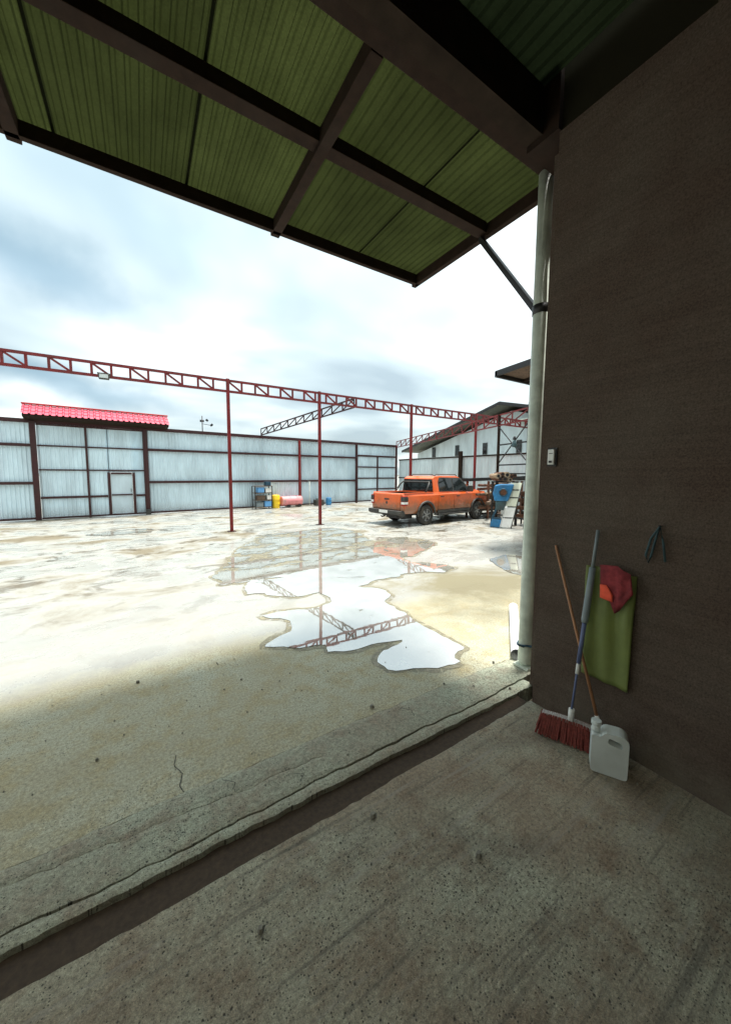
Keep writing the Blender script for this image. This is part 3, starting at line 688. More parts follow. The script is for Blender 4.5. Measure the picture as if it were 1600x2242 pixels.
# ------------------------------------------------------------------ loose stones
mb = MB(); rnd = random.Random(11)
spots = [(2.18, 1.83), (2.4, 1.66), (.98, 1.75), (2.0, 1.98), (2.62, 1.99), (-.1, 3.3), (.62, 2.9), (1.35, 2.05), (-.3, 2.5), (1.0, 1.6), (.3, 1.2), (1.2, .95), (.9, 1.35)] + [(rnd.uniform(-1, 2.3), rnd.choice([rnd.uniform(.3, 1.4), rnd.uniform(1.75, 3.4)])) for _ in range(160)]
for i, (x, y) in enumerate(spots):
    r_ = rnd.uniform(.006, .018) if i < 13 else rnd.uniform(.0025, .006); n = 6
    vs = [(x + r_ * math.cos(k * math.pi / 3) * rnd.uniform(.7, 1.2), y + r_ * math.sin(k * math.pi / 3) * rnd.uniform(.7, 1.2), .006) for k in range(6)]
    vs += [(x + (vx - x) * .6, y + (vy - y) * .6, .012 + r_ * .6) for vx, vy, _ in vs]
    mb.add(vs, [(k, (k + 1) % 6, 6 + (k + 1) % 6, 6 + k) for k in range(6)] + [tuple(range(6, 12))])
o = obj('gravel', mb, 'stone'); o['kind'] = 'stuff'; tag(o, 'small stones and grit scattered over the concrete near the threshold', 'gravel')

# ------------------------------------------------------------------ rear boundary wall of corrugated sheets
ang = math.atan2(1.72, 18.11)
BW0 = Vector((-3.2, 16.89, 0))                     # at the left gate post
UD = Vector((math.cos(ang), math.sin(ang), 0)); ND = Vector((math.sin(ang), -math.cos(ang), 0))   # along, and towards us
LG = 3.36; SB = [10.3, 14.01, 17.17]             # distances along: right gate post, posts, corner
HW = 3.52
def sheet_mesh(w, h, pitch=.125, amp=.034):
    mb = MB(); n = int(round(w / pitch)); xs = []
    for i in range(n):
        for t, z in ((0, 0), (.34, 0), (.5, 1), (.66, 1), (.84, 0)): xs.append(((i + t) * pitch, -z * amp))
    xs.append((n * pitch, 0)); vs = []
    for x, y in xs: vs += [(x, y, 0), (x, y, h)]
    mb.add(vs, [(2 * i, 2 * i + 1, 2 * i + 3, 2 * i + 2) for i in range(len(xs) - 1)]); return mb
bw = thing('boundary_wall', 'long rear yard wall of pale zinc sheets with dark red posts and rails', 'wall', BW0, ang)
zs = sheet_mesh(1.0, HW - .12).mesh('sheet'); zs.materials.append(MT['zinc'])
def place_sheets(par, s0, s1, z=.05, me=zs, y=.06):
    s = s0; k = 0
    while s < s1 - .01:
        w = min(1.0, s1 - s)
        inst('sheet', me, par, (s, y + (.004 if k % 2 else 0), z), scale=(w, 1, 1)); s += w; k += 1
place_sheets(bw, -8.0, -.06); place_sheets(bw, LG + .06, 14.0)
place_sheets(bw, 14.05, 17.1, z=2.86, me=(lambda m: (m.materials.append(MT['zinc']), m)[1])(sheet_mesh(1.0, HW - 2.93).mesh('sheet')))
def rail(par, s0, s1, z, w=.06, h=.09, mat='darkred', y=-.03, name='rail'):
    return obj(name, MB().bar((s0, y, z), (s1, y, z), w, h), mat, par)
def upost(par, s, z1, w=.12, mat='darkred', y=-.035, z0=0, name='post'):
    return obj(name, MB().bar((s, y, z0), (s, y, z1), w, w * .8, up=(0, 1, 0)), mat, par, bevel=.006)
for s, z1, m in ((0, 3.50, 'darkred'), (LG, 3.50, 'darkred'), (10.3, 3.46, 'red'), (14.01, 3.44, 'darkred'), (17.17, 3.50, 'darkred'), (-5.5, 3.5, 'red')):
    upost(bw, s, z1, .16 if s in (0, LG) else .12, m)
for s0, s1 in ((-8, -.08), (LG + .08, 10.24), (10.36, 13.95)):
    for z, h in ((2.66, .10), (1.33, .10), (.07, .07)): rail(bw, s0, s1, z, h=h)
rail(bw, -8, 17.2, HW - .02, .10, .13, 'darkred', y=.0, name='top_rail')
# left double gate
g1 = thing('yard_gate', 'wide zinc sheet gate under the red tiled roof, with a small wicket door', 'gate', BW0 + UD * .0, ang)
place_sheets(g1, .09, 2.13, z=.05, y=.02); place_sheets(g1, 2.88, LG - .08, z=.05, y=.02)
g1s = (lambda m: (m.materials.append(MT['zinc']), m)[1])(sheet_mesh(.75, HW - .12 - 1.74).mesh('sheet'))
inst('sheet', g1s, g1, (2.13, .02, 1.73))
for z, h in ((3.40, .05), (2.66, .05), (1.80, .05)): rail(g1, .09, LG - .08, z, .04, h, y=-.03)
rail(g1, .09, 2.04, .80, .04, .08, y=-.03); rail(g1, 2.97, LG - .08, .80, .04, .08, y=-.03); rail(g1, .09, LG - .08, .06, .04, .06, y=-.03)
upost(g1, 1.46, 3.38, .07, y=-.07, name='stile'); 
wd = obj('wicket_door', MB().box(2.15, 2.86, -.012, 0.0, .08, 1.66), 'zinc', g1)
for s in (2.10, 2.91): obj('frame', MB().bar((s, -.05, .04), (s, -.05, 1.72), .09, .05, up=(0, 1, 0)), 'darkred', wd)
obj('frame', MB().bar((2.16, -.05, 1.685), (2.85, -.05, 1.685), .05, .07), 'darkred', wd)
obj('rail', MB().bar((2.16, -.045, .84), (2.85, -.045, .84), .04, .05), 'darkred', wd)
obj('handle', MB().bar((2.80, -.08, .95), (2.80, -.08, 1.08), .02, .02, up=(0, 1, 0)), 'blacksteel', wd)
obj('lock_box', MB().box(LG - .1, LG + .08, -.22, -.10, .0, .22), 'plastic', g1, bevel=.01)
# red tiled hood over the gate
gr = thing('gate_roof', 'narrow pink-red metal tile roof sitting above the yard gate', 'roof', BW0 + UD * -.22 + Vector((0, 0, 3.62)), ang)
Lr = 4.42
mb = MB(); vs = []; n = 25; cols = []
for i in range(n):
    for t, z in ((0, 0), (.15, .035), (.3, .035), (.45, 0)): cols.append(((i + t) * Lr / n, z))
cols.append((Lr, 0))
rows = [(-.55, .0), (-.36, .115), (-.36, .135), (-.17, .25), (-.17, .27), (.02, .385)]
for x, dz in cols: vs += [(x, y, z + dz + .05) for y, z in rows]
m_ = len(rows)
mb.add(vs, [(i * m_ + k, (i + 1) * m_ + k, (i + 1) * m_ + k + 1, i * m_ + k + 1) for i in range(len(cols) - 1) for k in range(m_ - 1)])
o = obj('tile_sheet', mb, 'tile', gr)
mb = MB().add([(x, y, z) for x in (0, Lr) for y, z in ((.02, .435), (.6, .05))], [(0, 1, 3, 2)]); obj('rear_slope', mb, 'tile', gr)
obj('ridge_cap', MB().bar((-.02, .02, .475), (Lr + .02, .02, .475), .12, .05), 'redpaint', gr, bevel=.01)
obj('soffit', MB().prism([(-.52, -.02), (-.52, .03), (.02, .37), (.55, .03), (.55, -.10), (.0, -.10)], .03, Lr - .03, 'x'), 'soffit', gr)
# far right gate in the same wall
g2 = thing('far_gate', 'narrower zinc gate with dark bars in the far right corner of the wall', 'gate', BW0 + UD * 14.01, ang)
gs = (lambda m: (m.materials.append(MT['zinc']), m)[1])(sheet_mesh(1.5, 2.74).mesh('sheet'))
inst('sheet', gs, g2, (.08, .0, .04)); inst('sheet', gs, g2, (1.6, .0, .04), scale=(.98, 1, 1))
for z in (2.80, 2.13, 1.46, .80, .08): rail(g2, .07, 3.08, z, .04, .07 if z != 2.80 else .1, y=-.045)
upost(g2, 1.58, 2.78, .09, y=-.06, name='stile')
# aerial and a small fitting seen above the wall
an = thing('aerial', 'small dark aerial sticking up behind the rear wall top', 'aerial', BW0 + UD * 5.85 + ND * -1.2)
obj('mast', MB().tube([(0, 0, 2.4), (0, 0, 4.42)], .022, 8), 'blacksteel', an)
obj('arm', MB().bar((-.10, 0, 4.18), (.08, 0, 4.18), .03, .10).bar((.16, .0, 4.26), (.26, 0, 4.2), .06, .09).bar((.0, 0, 4.05), (.42, 0, 4.0), .02, .02).bar((.36, 0, 3.98), (.46, 0, 4.06), .07, .10), 'blacksteel', an)

# ------------------------------------------------------------------ right boundary wall
rw = thing('side_yard_wall', 'low white sheet wall closing the right side of the yard behind the pickup', 'wall', (14.0, 18.4, 0), -math.pi / 2)
ws_me = (lambda m: (m.materials.append(MT['whitewall']), m)[1])(sheet_mesh(1.0, 2.56, .2, .02).mesh('sheet'))
place_sheets(rw, .12, 16.0, z=.03, me=ws_me, y=.0)
for z, h in ((2.62, .07), (1.50, .045), (.06, .06)): rail(rw, .12, 16.0, z, .05, h, y=-.04, mat='brownsteel')
for s in (5.4, 10.4): upost(rw, s, 2.9, .17, y=-.10, mat='brownsteel')

# ------------------------------------------------------------------ big gabled warehouse beyond
wh = thing('warehouse', 'large pale gabled warehouse with dark roof edge and small dark slot windows', 'building', (18, 13.1, 0))
WY0, WY1 = 5.4 - 13.1, 21.2 - 13.1
gab = lambda y: 5.35 - .255 * abs(y)
mb = MB(); mb.prism([(WY0, -.1), (WY1, -.1), (WY1, gab(WY1)), (0, gab(0)), (WY0, gab(WY0))], 0, 14, 'x')
obj('wall', mb, 'whitewall', wh)
roofp = [(WY0 - .5, gab(WY0) + .12), (0, gab(0) + .25), (WY1 + .6, gab(WY1) + .08)]
for (a, b) in ((roofp[0], roofp[1]), (roofp[1], roofp[2])):
    mb = MB(); x0, x1 = -1.05, 14.3
    vs = [(x, p[0], p[1] + dz) for dz in (.02, .16) for x in (x0, x1) for p in (a, b)]
    mb.add(vs, [(0, 1, 3, 2), (4, 6, 7, 5), (0, 4, 5, 1), (2, 3, 7, 6), (0, 2, 6, 4), (1, 5, 7, 3)]); obj('roof_slope', mb, 'farroof', wh)
# verge boards of the overhang
for (a, b) in ((roofp[0], roofp[1]), (roofp[1], roofp[2])):
    obj('verge_board', MB().bar((-1.08, a[0], a[1] + .07), (-1.08, b[0], b[1] + .07), .04, .16), 'blacksteel', wh)
obj('cladding_seam', MB().bar((-.03, WY0, 2.62), (-.03, WY1, 2.62), .05, .06), 'plastic', wh)
for y in (19.4, 17.15, 14.85, 12.5, 10.2):
    w_ = obj('window', MB().box(-.05, -.005, y - 13.1 - .16, y - 13.1 + .16, 2.95, 3.66), 'plastic', wh)
    obj('pane', MB().box(-.058, -.052, y - 13.1 - .12, y - 13.1 + .12, 3.0, 3.61), 'glass', w_)
obj('roof_light', MB().box(-.9, 0, -2.4, -.5, 4.60, 4.66), 'pipe', wh)

# ------------------------------------------------------------------ neighbour canopy tip
nc = thing('neighbour_canopy', 'brown underside of a second canopy poking out beyond the corner post', 'canopy', (7.24, 5.71, 4.1))
mb = MB(); mb.add([(0, 0, 0), (4.2, 0, 0), (4.2, -3.95, .22), (0, -3.95, .22), (0, 0, .03), (4.2, 0, .03), (4.2, -3.95, .25), (0, -3.95, .25)], [(0, 1, 2, 3), (7, 6, 5, 4), (0, 4, 5, 1), (1, 5, 6, 2), (2, 6, 7, 3), (3, 7, 4, 0)])
obj('roof_sheet', mb, 'timber', nc)
obj('edge_beam', MB().bar((-.03, 0, -.02), (4.2, 0, -.02), .06, .13), 'blacksteel', nc)
obj('edge_beam', MB().bar((0, .02, .0), (0, -3.9, .21), .06, .12), 'blacksteel', nc)
for x in (1.0, 2.0, 3.0): obj('rafter', MB().bar((x, -.04, -.03), (x, -3.9, .18), .05, .07), 'brownsteel', nc)
obj('top_beam', MB().bar((-.25, -1.1, .17), (4.2, -1.1, .17), .09, .11), 'blacksteel', nc)

# ------------------------------------------------------------------ open steel frame with the long lattice truss
TY = 10.85; PITCH = .385; ZT, ZB = 4.33, 4.03
fr = thing('steel_frame', 'long red lattice girder on slim red posts spanning the yard', 'steel frame', (2.16, TY, 0))
X0, X1 = 2.16 - PITCH * 22 , 16.9
tr = obj('truss', MB().bar((X0 - 2.16, 0, ZT), (X1 - 2.16, 0, ZT), .06, .06).bar((X0 - 2.16, 0, ZB), (X1 - 2.16, 0, ZB), .06, .06), 'red', fr)
vm = MB().bar((0, 0, ZB + .031), (0, 0, ZT - .031), .05, .05, up=(0, 1, 0)).mesh('upright'); vm.materials.append(MT['red'])
dm = MB().bar((.03, 0, ZT - .035), (PITCH - .03, 0, ZB + .035), .045, .04, up=(0, 1, 0)).mesh('diagonal'); dm.materials.append(MT['red'])
nP = int((X1 - X0) / PITCH)
for i in range(nP + 1):
    x = X0 + i * PITCH - 2.16
    inst('upright', vm, tr, (x, 0, 0))
    if i % 2 == 0 and i < nP: inst('diagonal', dm, tr, (x + PITCH if False else x, 0, 0))
for x, m in ((2.16, 'red'), (5.0, 'red'), (8.86, 'red'), (12.5, 'red'), (16.4, 'red'), (-1.9 - 2.7, 'red')):
    p = obj('post', MB().bar((x - 2.16, -.0, 0.012), (x - 2.16, 0, ZT + .05), .085, .085, up=(0, 1, 0)), m, fr, bevel=.004)
    obj('foot_plate', MB().box(x - 2.16 - .11, x - 2.16 + .11, -.11, .11, .002, .012), 'darkred', p)
def lattice(parent_label, a, b, h, pitch, mat, w=.045, name='roof_truss'):
    """a,b world points of the bottom chord ends; flat lattice of height h"""
    a = Vector(a); b = Vector(b); t = thing(name, parent_label, 'roof truss', a)
    o = Vector((0, 0, 0)); d = b - a; n = max(2, int(round(d.length / pitch)))
    k = obj('chord', MB().bar(o, d, w, w), mat, t); obj('chord', MB().bar(o + Vector((0, 0, h)), d + Vector((0, 0, h)), w, w), mat, t)
    for i in range(n + 1):
        p = d * (i / n)
        obj('upright', MB().bar(p + Vector((0, 0, w / 2)), p + Vector((0, 0, h - w / 2)), w * .8, w * .8, up=(0, 1, 0)), mat, t)
        if i < n:
            q = d * ((i + 1) / n)
            u_, v_ = (Vector((0, 0, w / 2)), Vector((0, 0, h - w / 2)))
            obj('diagonal', MB().bar(p + u_, q + v_, w * .7, w * .7), mat, t)
    return t
lattice('dark lattice truss rising from the rear wall to the middle of the red girder', (5.0, 17.62, 3.58), (6.35, 10.93, 4.02), .30, .62, 'darkred')
lattice('long lattice truss running from the far wall corner to the braced frame', (13.85, 18.4, 3.42), (10.2, 6.78, 3.42), .36, .80, 'red')
# flood light hanging on the girder
fl = thing('flood_light', 'small grey flood lamp fixed under the red girder on the left', 'lamp', (-.68, 10.80, 4.0))
obj('housing', MB().prism([(-.10, -.07), (.10, -.07), (.12, .05), (-.12, .05)], -.16, -.04, 'y'), 'plastic', fl, bevel=.01)
obj('lens', MB().box(-.085, .085, -.166, -.161, -.05, .035), 'can', fl)
obj('bracket', MB().bar((-.13, -.08, .07), (.13, -.08, .07), .03, .02).bar((0, -.06, .07), (0, .02, .03), .03, .02), 'plastic', fl)

# ------------------------------------------------------------------ braced end frame on the right
bfd = Vector((13.85 - 10.2, 18.4 - 6.78, 0)).normalized()
bf = thing('braced_frame', 'tall dark frame with crossed braces and rungs beside the corner post', 'steel frame', (10.2, 6.77, 0), math.atan2(bfd.y, bfd.x))
LB = 1.52
for x, z0, z1 in ((0, 0, 3.95), (LB, 0, 3.80)): obj('post', MB().bar((x, 0, z0), (x, 0, z1), .07, .07, up=(0, 1, 0)), 'brownsteel' if x else 'blacksteel', bf)
for z in (2.74, 2.04, 1.74, .30): obj('crossbar', MB().bar((.036, 0, z), (LB - .036, 0, z), .04, .045), 'blacksteel', bf)
for a, b in (((.04, 2.16), (LB - .04, 3.36)), ((LB - .04, 2.14), (.04, 3.38))):
    obj('cross_brace', MB().bar((a[0], .03 if a[0] < 1 else -.03, a[1]), (b[0], .03 if a[0] < 1 else -.03, b[1]), .025, .03), 'blacksteel', bf)
obj('crossbar', MB().bar((LB / 2, 0, 1.50), (LB / 2, 0, 1.715), .04, .04, up=(0, 1, 0)), 'blacksteel', bf)
lm = thing('yard_lamp', 'small grey lamp hanging at the middle of the crossed braces', 'lamp', Vector((10.2, 6.77, 2.78)) + bfd * .62 + Vector((-.08, -.02, 0)))
obj('shade', MB().tube([(0, 0, -.17), (0, 0, -.1), (0, 0, .04)], [.07, .085, .04], 14), 'teal', lm)
obj('cap', MB().tube([(0, 0, .06), (0, 0, .1), (0, 0, .17)], [.05, .055, .03], 14), 'blacksteel', lm)

# ------------------------------------------------------------------ orange pickup
tk = thing('pickup_truck', 'orange double-cab pickup with open bed parked in the yard, tailgate towards us', 'pickup', (7.95, 9.77, 0), .1, scale=.889)
def tprism(poly, hw, taper=None):
    return MB().prism(poly, -hw, hw, 'y')
def applied(o, cutters):
    for c in cutters:
        m = o.modifiers.new('cut', 'BOOLEAN'); m.object = c; m.operation = 'DIFFERENCE'; m.solver = 'EXACT'
    bpy.context.view_layer.update()
    dg = bpy.context.evaluated_depsgraph_get(); me = bpy.data.meshes.new_from_object(o.evaluated_get(dg))
    o.modifiers.clear(); o.data = me
    for c in cutters: bpy.data.objects.remove(c)
def section_loft(stations):
    """stations: (x, [(halfwidth, z), ...]) same count -> closed symmetric body"""
    mb = MB(); vs = []; n = len(stations[0][1])
    for x, pr in stations:
        vs += [(x, -w, z) for w, z in pr] + [(x, w, z) for w, z in reversed(pr)]
    m = 2 * n; fs = []
    for i in range(len(stations) - 1):
        for k in range(m): fs.append((i * m + k, i * m + (k + 1) % m, (i + 1) * m + (k + 1) % m, (i + 1) * m + k))
    fs += [tuple(range(m)), tuple(reversed(range((len(stations) - 1) * m, len(stations) * m)))]
    mb.add(vs, fs, False); return mb
def sec(b, t, w, tw=None, sh=.93): return [(w * .93, b), (w * .99, b + .12), (w, (b + t) / 2), (w * .985, t - .10), ((tw or w) * sh, t)]
st = [(-1.17, sec(.52, 1.20, .88)), (-1.12, sec(.48, 1.225, .905)), (-.5, sec(.47, 1.225, .925)), (.36, sec(.44, 1.225, .925)), (.42, sec(.44, 1.225, .92)),
      (2.6, sec(.42, 1.23, .915)), (2.95, sec(.42, 1.25, .91)), (3.2, sec(.42, 1.25, .92)), (3.75, sec(.46, 1.20, .91)), (3.98, sec(.50, 1.11, .86)), (4.10, sec(.55, 1.0, .78))]
body = obj('body', section_loft(st), 'orange', tk)
def cyl(x, s, r=.44): return obj('cutter', MB().tube([(x, s * .52, .42), (x, s * 1.2, .42)], r, 40), None)
cs = [cyl(0, -1), cyl(0, 1), cyl(3.22, -1), cyl(3.22, 1)]
cs.append(obj('cutter', MB().box(-1.10, .38, -.76, .76, .72, 1.5), None))
for c in cs: c.parent = tk
applied(body, cs)
bb = body.modifiers.new('bevel', 'BEVEL'); bb.width = .022; bb.segments = 2; bb.limit_method = 'ANGLE'; bb.angle_limit = R(35)
# cab
cab = section_loft([(.44, [(.89, 1.16), (.87, 1.22), (.78, 1.76)]), (.60, [(.89, 1.16), (.87, 1.22), (.76, 1.84)]), (.90, [(.88, 1.16), (.87, 1.22), (.72, 1.86)]),
                   (1.95, [(.87, 1.16), (.86, 1.22), (.70, 1.86)]), (2.15, [(.87, 1.14), (.85, 1.19), (.70, 1.81)]), (2.95, [(.87, 1.20), (.85, 1.23), (.80, 1.26)])])
obj('cab', cab, 'orange', tk, bevel=.02)
# open bed lined in black, with a sports bar behind the cab
obj('bed_liner', MB().box(-1.10, .38, -.76, .76, .72, .735).box(-1.10, .38, .745, .76, .735, 1.19).box(-1.10, .38, -.76, -.745, .735, 1.19).box(.36, .38, -.744, .744, .735, 1.19), 'plastic', tk)
obj('bed_rail', MB().box(-1.12, .42, .78, .89, 1.222, 1.236).box(-1.12, .42, -.89, -.78, 1.222, 1.236), 'orange', tk, bevel=.005)
obj('sports_bar', MB().tube([(.02, -.83, 1.22), (.24, -.79, 1.52), (.34, -.72, 1.62), (.34, .72, 1.62), (.24, .79, 1.52), (.02, .83, 1.22)], .032, 10), 'plastic', tk)
obj('cab_rear_window', MB().add([(.45, -.83, 1.25), (.45, .83, 1.25), (.45, .765, 1.72), (.45, -.765, 1.72), (.425, -.83, 1.25), (.425, .83, 1.25), (.425, .765, 1.72), (.425, -.765, 1.72)],
    [(0, 1, 2, 3), (4, 7, 6, 5), (0, 4, 5, 1), (1, 5, 6, 2), (2, 6, 7, 3), (3, 7, 4, 0)]), 'glass', tk)
def sidewin(name, pts, s, off=.012, mat='glass'):
    """pts (x, z): the pane follows the lean of the cab side"""
    vs = []
    for d in (off, -.02):
        for x, z in pts:
            y = .872 - (z - 1.22) / .64 * .155 + d; vs.append((x, s * y, z))
    n = len(pts); mb = MB().add(vs, [tuple(range(n)), tuple(reversed(range(n, 2 * n)))] + [(i, (i + 1) % n, (i + 1) % n + n, i + n) for i in range(n)])
    return obj(name, mb, mat, tk)
for s in (-1, 1):
    sidewin('side_window', [(.80, 1.29), (1.58, 1.29), (1.58, 1.76), (.94, 1.76), (.80, 1.68)], s)
    sidewin('side_window', [(1.66, 1.29), (2.70, 1.29), (2.58, 1.36), (2.14, 1.74), (1.66, 1.76)], s)
    sidewin('window_surround', [(.75, 1.25), (2.80, 1.25), (2.70, 1.33), (2.20, 1.785), (.90, 1.80), (.75, 1.72)], s, .005, 'plastic')
obj('windscreen', MB().add([(2.93, -.76, 1.29), (2.93, .76, 1.29), (2.20, .62, 1.83), (2.20, -.62, 1.83), (2.90, -.76, 1.26), (2.90, .76, 1.26), (2.17, .62, 1.78), (2.17, -.62, 1.78)],
    [(0, 1, 2, 3), (4, 7, 6, 5), (0, 4, 5, 1), (1, 5, 6, 2), (2, 6, 7, 3), (3, 7, 4, 0)]), 'glass', tk)
# tailgate, lamps, bumper, plate
tg = obj('tailgate', MB().box(-1.195, -1.15, -.72, .72, .62, 1.185), 'orange', tk, bevel=.012)
obj('handle', MB().box(-1.205, -1.194, -.13, .13, .96, 1.02), 'plastic', tg)
obj('badge', MB().tube([(-1.194, 0, .86), (-1.202, 0, .86)], .055, 20), 'plastic', tg)
for s in (-1, 1):
    tl = obj('tail_light', MB().box(-1.19, -1.02, s * .755 if s > 0 else -.93, .93 if s > 0 else -.755, .78, 1.13), 'redlens', tk, bevel=.015)
    obj('lens', MB().box(-1.197, -1.00, s * .78 if s > 0 else -.938, .938 if s > 0 else -.78, .84, .92), 'whitepaint', tl)
    obj('lens', MB().box(-1.199, -.99, s * .77 if s > 0 else -.941, .941 if s > 0 else -.77, .94, 1.10), 'plastic', tl)
obj('rear_bumper', MB().prism([(-1.36, .46), (-1.36, .60), (-1.14, .60), (-1.08, .40), (-1.24, .40)], -.90, .90, 'y'), 'plastic', tk, bevel=.02)
obj('number_plate', MB().box(-1.372, -1.361, -.24, .24, .485, .585), 'whitepaint', tk)
obj('tow_hook', MB().tube([(-1.25, 0, .38), (-1.42, 0, .34), (-1.46, 0, .38)], .025, 10), 'blacksteel', tk)
obj('front_bumper', MB().prism([(3.80, .36), (4.16, .42), (4.20, .62), (4.05, .68), (3.80, .62)], -.86, .86, 'y'), 'plastic', tk, bevel=.03)
obj('grille', MB().box(4.07, 4.13, -.5, .5, .70, .95), 'plastic', tk)
for s in (-1, 1):
    obj('headlight', MB().prism([(3.86, .84), (4.09, .80), (4.11, .95), (3.90, 1.02)], s * .58, s * .84, 'y'), 'can', tk, bevel=.01)
    obj('side_step', MB().box(.62, 2.62, s * .80 if s > 0 else -.98, .98 if s > 0 else -.80, .33, .40), 'plastic', tk, bevel=.01)
    mir = obj('mirror', MB().box(2.42, 2.56, s * .93 if s > 0 else -1.16, 1.16 if s > 0 else -.93, 1.22, 1.47), 'plastic', tk, bevel=.03)
    obj('mirror_arm', MB().bar((2.50, s * .86, 1.27), (2.50, s * .95, 1.29), .06, .05), 'plastic', mir)
    obj('roof_rail', MB().tube([(.72, s * .62, 1.84), (.80, s * .62, 1.915), (2.02, s * .62, 1.915), (2.10, s * .62, 1.85)], .018, 8), 'plastic', tk)
    for (x0, x1) in ((.66, 1.61), (1.64, 2.72)):
        d_ = obj('door', MB().box(x0, x1, s * .915 if s > 0 else -.938, .938 if s > 0 else -.915, .56, 1.15), 'orange', tk, bevel=.012)
        obj('handle', MB().box(x0 + .10, x0 + .28, s * .938 if s > 0 else -.965, .965 if s > 0 else -.938, 1.04, 1.075), 'plastic', d_)
    obj('sill_trim', MB().box(.62, 2.66, s * .90 if s > 0 else -.945, .945 if s > 0 else -.90, .42, .53), 'plastic', tk, bevel=.01)
    for x in (0, 3.22):
        pts = [(x + .47 * math.cos(a), s * .925, .42 + .47 * math.sin(a)) for a in [R(-8 + 196 * i / 20) for i in range(21)]]
        obj('arch_flare', MB().tube(pts, .042, 8), 'plastic', tk)
        ty = MB()
        ring_ = [(.20, .82), (.33, .80), (.375, .815), (.385, .85), (.385, .98), (.375, 1.01), (.33, 1.03), (.235, 1.02)]
        seg = 36; vs = []
        for k in range(seg):
            a = 2 * math.pi * k / seg
            for r_, y in ring_: vs.append((x + r_ * math.cos(a), s * (y - .09), .385 + r_ * math.sin(a)))
        n = len(ring_); ty.add(vs, [(k * n + j, k * n + j + 1, ((k + 1) % seg) * n + j + 1, ((k + 1) % seg) * n + j) for k in range(seg) for j in range(n - 1)], True)
        wheel = obj('wheel', ty, 'rubber', tk)
        rm = MB().tube([(x, s * .80, .385), (x, s * .86, .385)], .235, 28)
        for k in range(6):
            a = 2 * math.pi * k / 6 + .3
            rm.bar((x + .04 * math.cos(a), s * .885, .385 + .04 * math.sin(a)), (x + .235 * math.cos(a), s * .895, .385 + .235 * math.sin(a)), .05, .05, up=(0, 1, 0))
        rm.tube([(x, s * .86, .385), (x, s * .91, .385)], .055, 16)
        rm.tube([(x + .232 * math.cos(2 * math.pi * k / 28), s * .905, .385 + .232 * math.sin(2 * math.pi * k / 28)) for k in range(29)], .014, 6)
        obj('rim', rm, 'alloy', wheel)
obj('chassis', MB().box(-1.05, 4.0, -.42, .42, .34, .52).tube([(0, -.8, .385), (0, .8, .385)], .05, 8).tube([(3.22, -.8, .385), (3.22, .8, .385)], .04, 8).box(-.95, -.45, -.60, .30, .26, .42), 'blacksteel', tk)
obj('bonnet_scoop', MB().box(3.0, 3.7, -.5, .5, 1.22, 1.265), 'orange', tk, bevel=.015)

# ------------------------------------------------------------------ scrap and machines by the braced frame
sp = thing('scrap_pile', 'dark rusty heap of beams and timber stacked behind the pickup nose', 'scrap pile', (12.2, 9.6, 0))
rnd = random.Random(21)
hp = Vector((12.2, 9.6, 0))
for i in range(44):
    z = .12 + (i // 6) * .17 + rnd.uniform(-.03, .03); a = rnd.uniform(-.35, .35) + .25
    cx, cy = rnd.uniform(-.7, .7), rnd.uniform(-.45, .45); l = rnd.uniform(.5, 1.05)
    dx, dy = math.cos(a) * l, math.sin(a) * l
    m = rnd.choice(['timber', 'rust', 'rust', 'timber', 'plastic', 'paletimber'])
    if rnd.random() < .5: obj('beam', MB().bar((cx - dx, cy - dy, z), (cx + dx, cy + dy, z + rnd.uniform(-.08, .08)), rnd.uniform(.06, .14), rnd.uniform(.06, .13)), m, sp)
    else: obj('pipe', MB().tube([(cx - dx, cy - dy, z), (cx + dx, cy + dy, z + rnd.uniform(-.08, .08))], rnd.uniform(.03, .07), 10), m, sp)
obj('beam', MB().bar((-1.6, .35, 1.48), (1.0, -1.2, 1.62), .12, .12), 'blacksteel', sp)
for x, y in ((-1.3, .2), (.6, -.9), (-.9, -.5), (.9, -.3)): obj('leg', MB().bar((x, y, 0), (x, y, 1.46), .07, .07, up=(0, 1, 0)), 'rust', sp)
dr = Vector((11.2, 8.25, 0))
o = thing('grey_drum', 'small pale grey drum standing between scrap pile and blue machine', 'drum', dr)
obj('shell', MB().tube([(0, 0, .02), (0, 0, .05), (0, 0, .52), (0, 0, .55)], [.13, .14, .14, .12], 18), 'can', o); obj('lid', MB().tube([(0, 0, .55), (0, 0, .58)], .10, 16), 'plastic', o)
# pipes laid over the frame rung, ends towards us
pb = thing('log_bundle', 'short round logs with dark hollow ends piled above the blue machine', 'logs', (10.45, 7.75, 1.60))
pdir = Vector((.55, .84, 0)).normalized(); side = Vector((.84, -.55, 0))
for i, (q, z, r_, m) in enumerate(((-.36, .06, .085, 'paletimber'), (-.20, .12, .07, 'rust'), (-.02, .10, .10, 'paletimber'), (.15, .04, .07, 'rust'), (.28, .08, .06, 'rust'), (-.28, -.04, .07, 'rust'), (-.1, -.04, .08, 'timber'), (.1, -.06, .07, 'paletimber'))):
    c = side * q * .85 + Vector((0, 0, z)); lo = obj('log', MB().tube([c - pdir * .25, c + pdir * .45], r_, 16), m, pb)
    obj('hollow', MB().tube([c - pdir * .254, c - pdir * .251], r_ * .55, 14), 'blacksteel', lo)
obj('cradle', MB().bar(side * -.45 + Vector((0, 0, -.14)), side * .45 + Vector((0, 0, -.14)), .06, .05), 'blacksteel', pb)
for q in (-.4, .4): obj('leg', MB().bar(side * q + Vector((0, 0, -1.6)), side * q + Vector((0, 0, -.165)), .05, .05, up=(0, 1, 0)), 'blacksteel', pb)

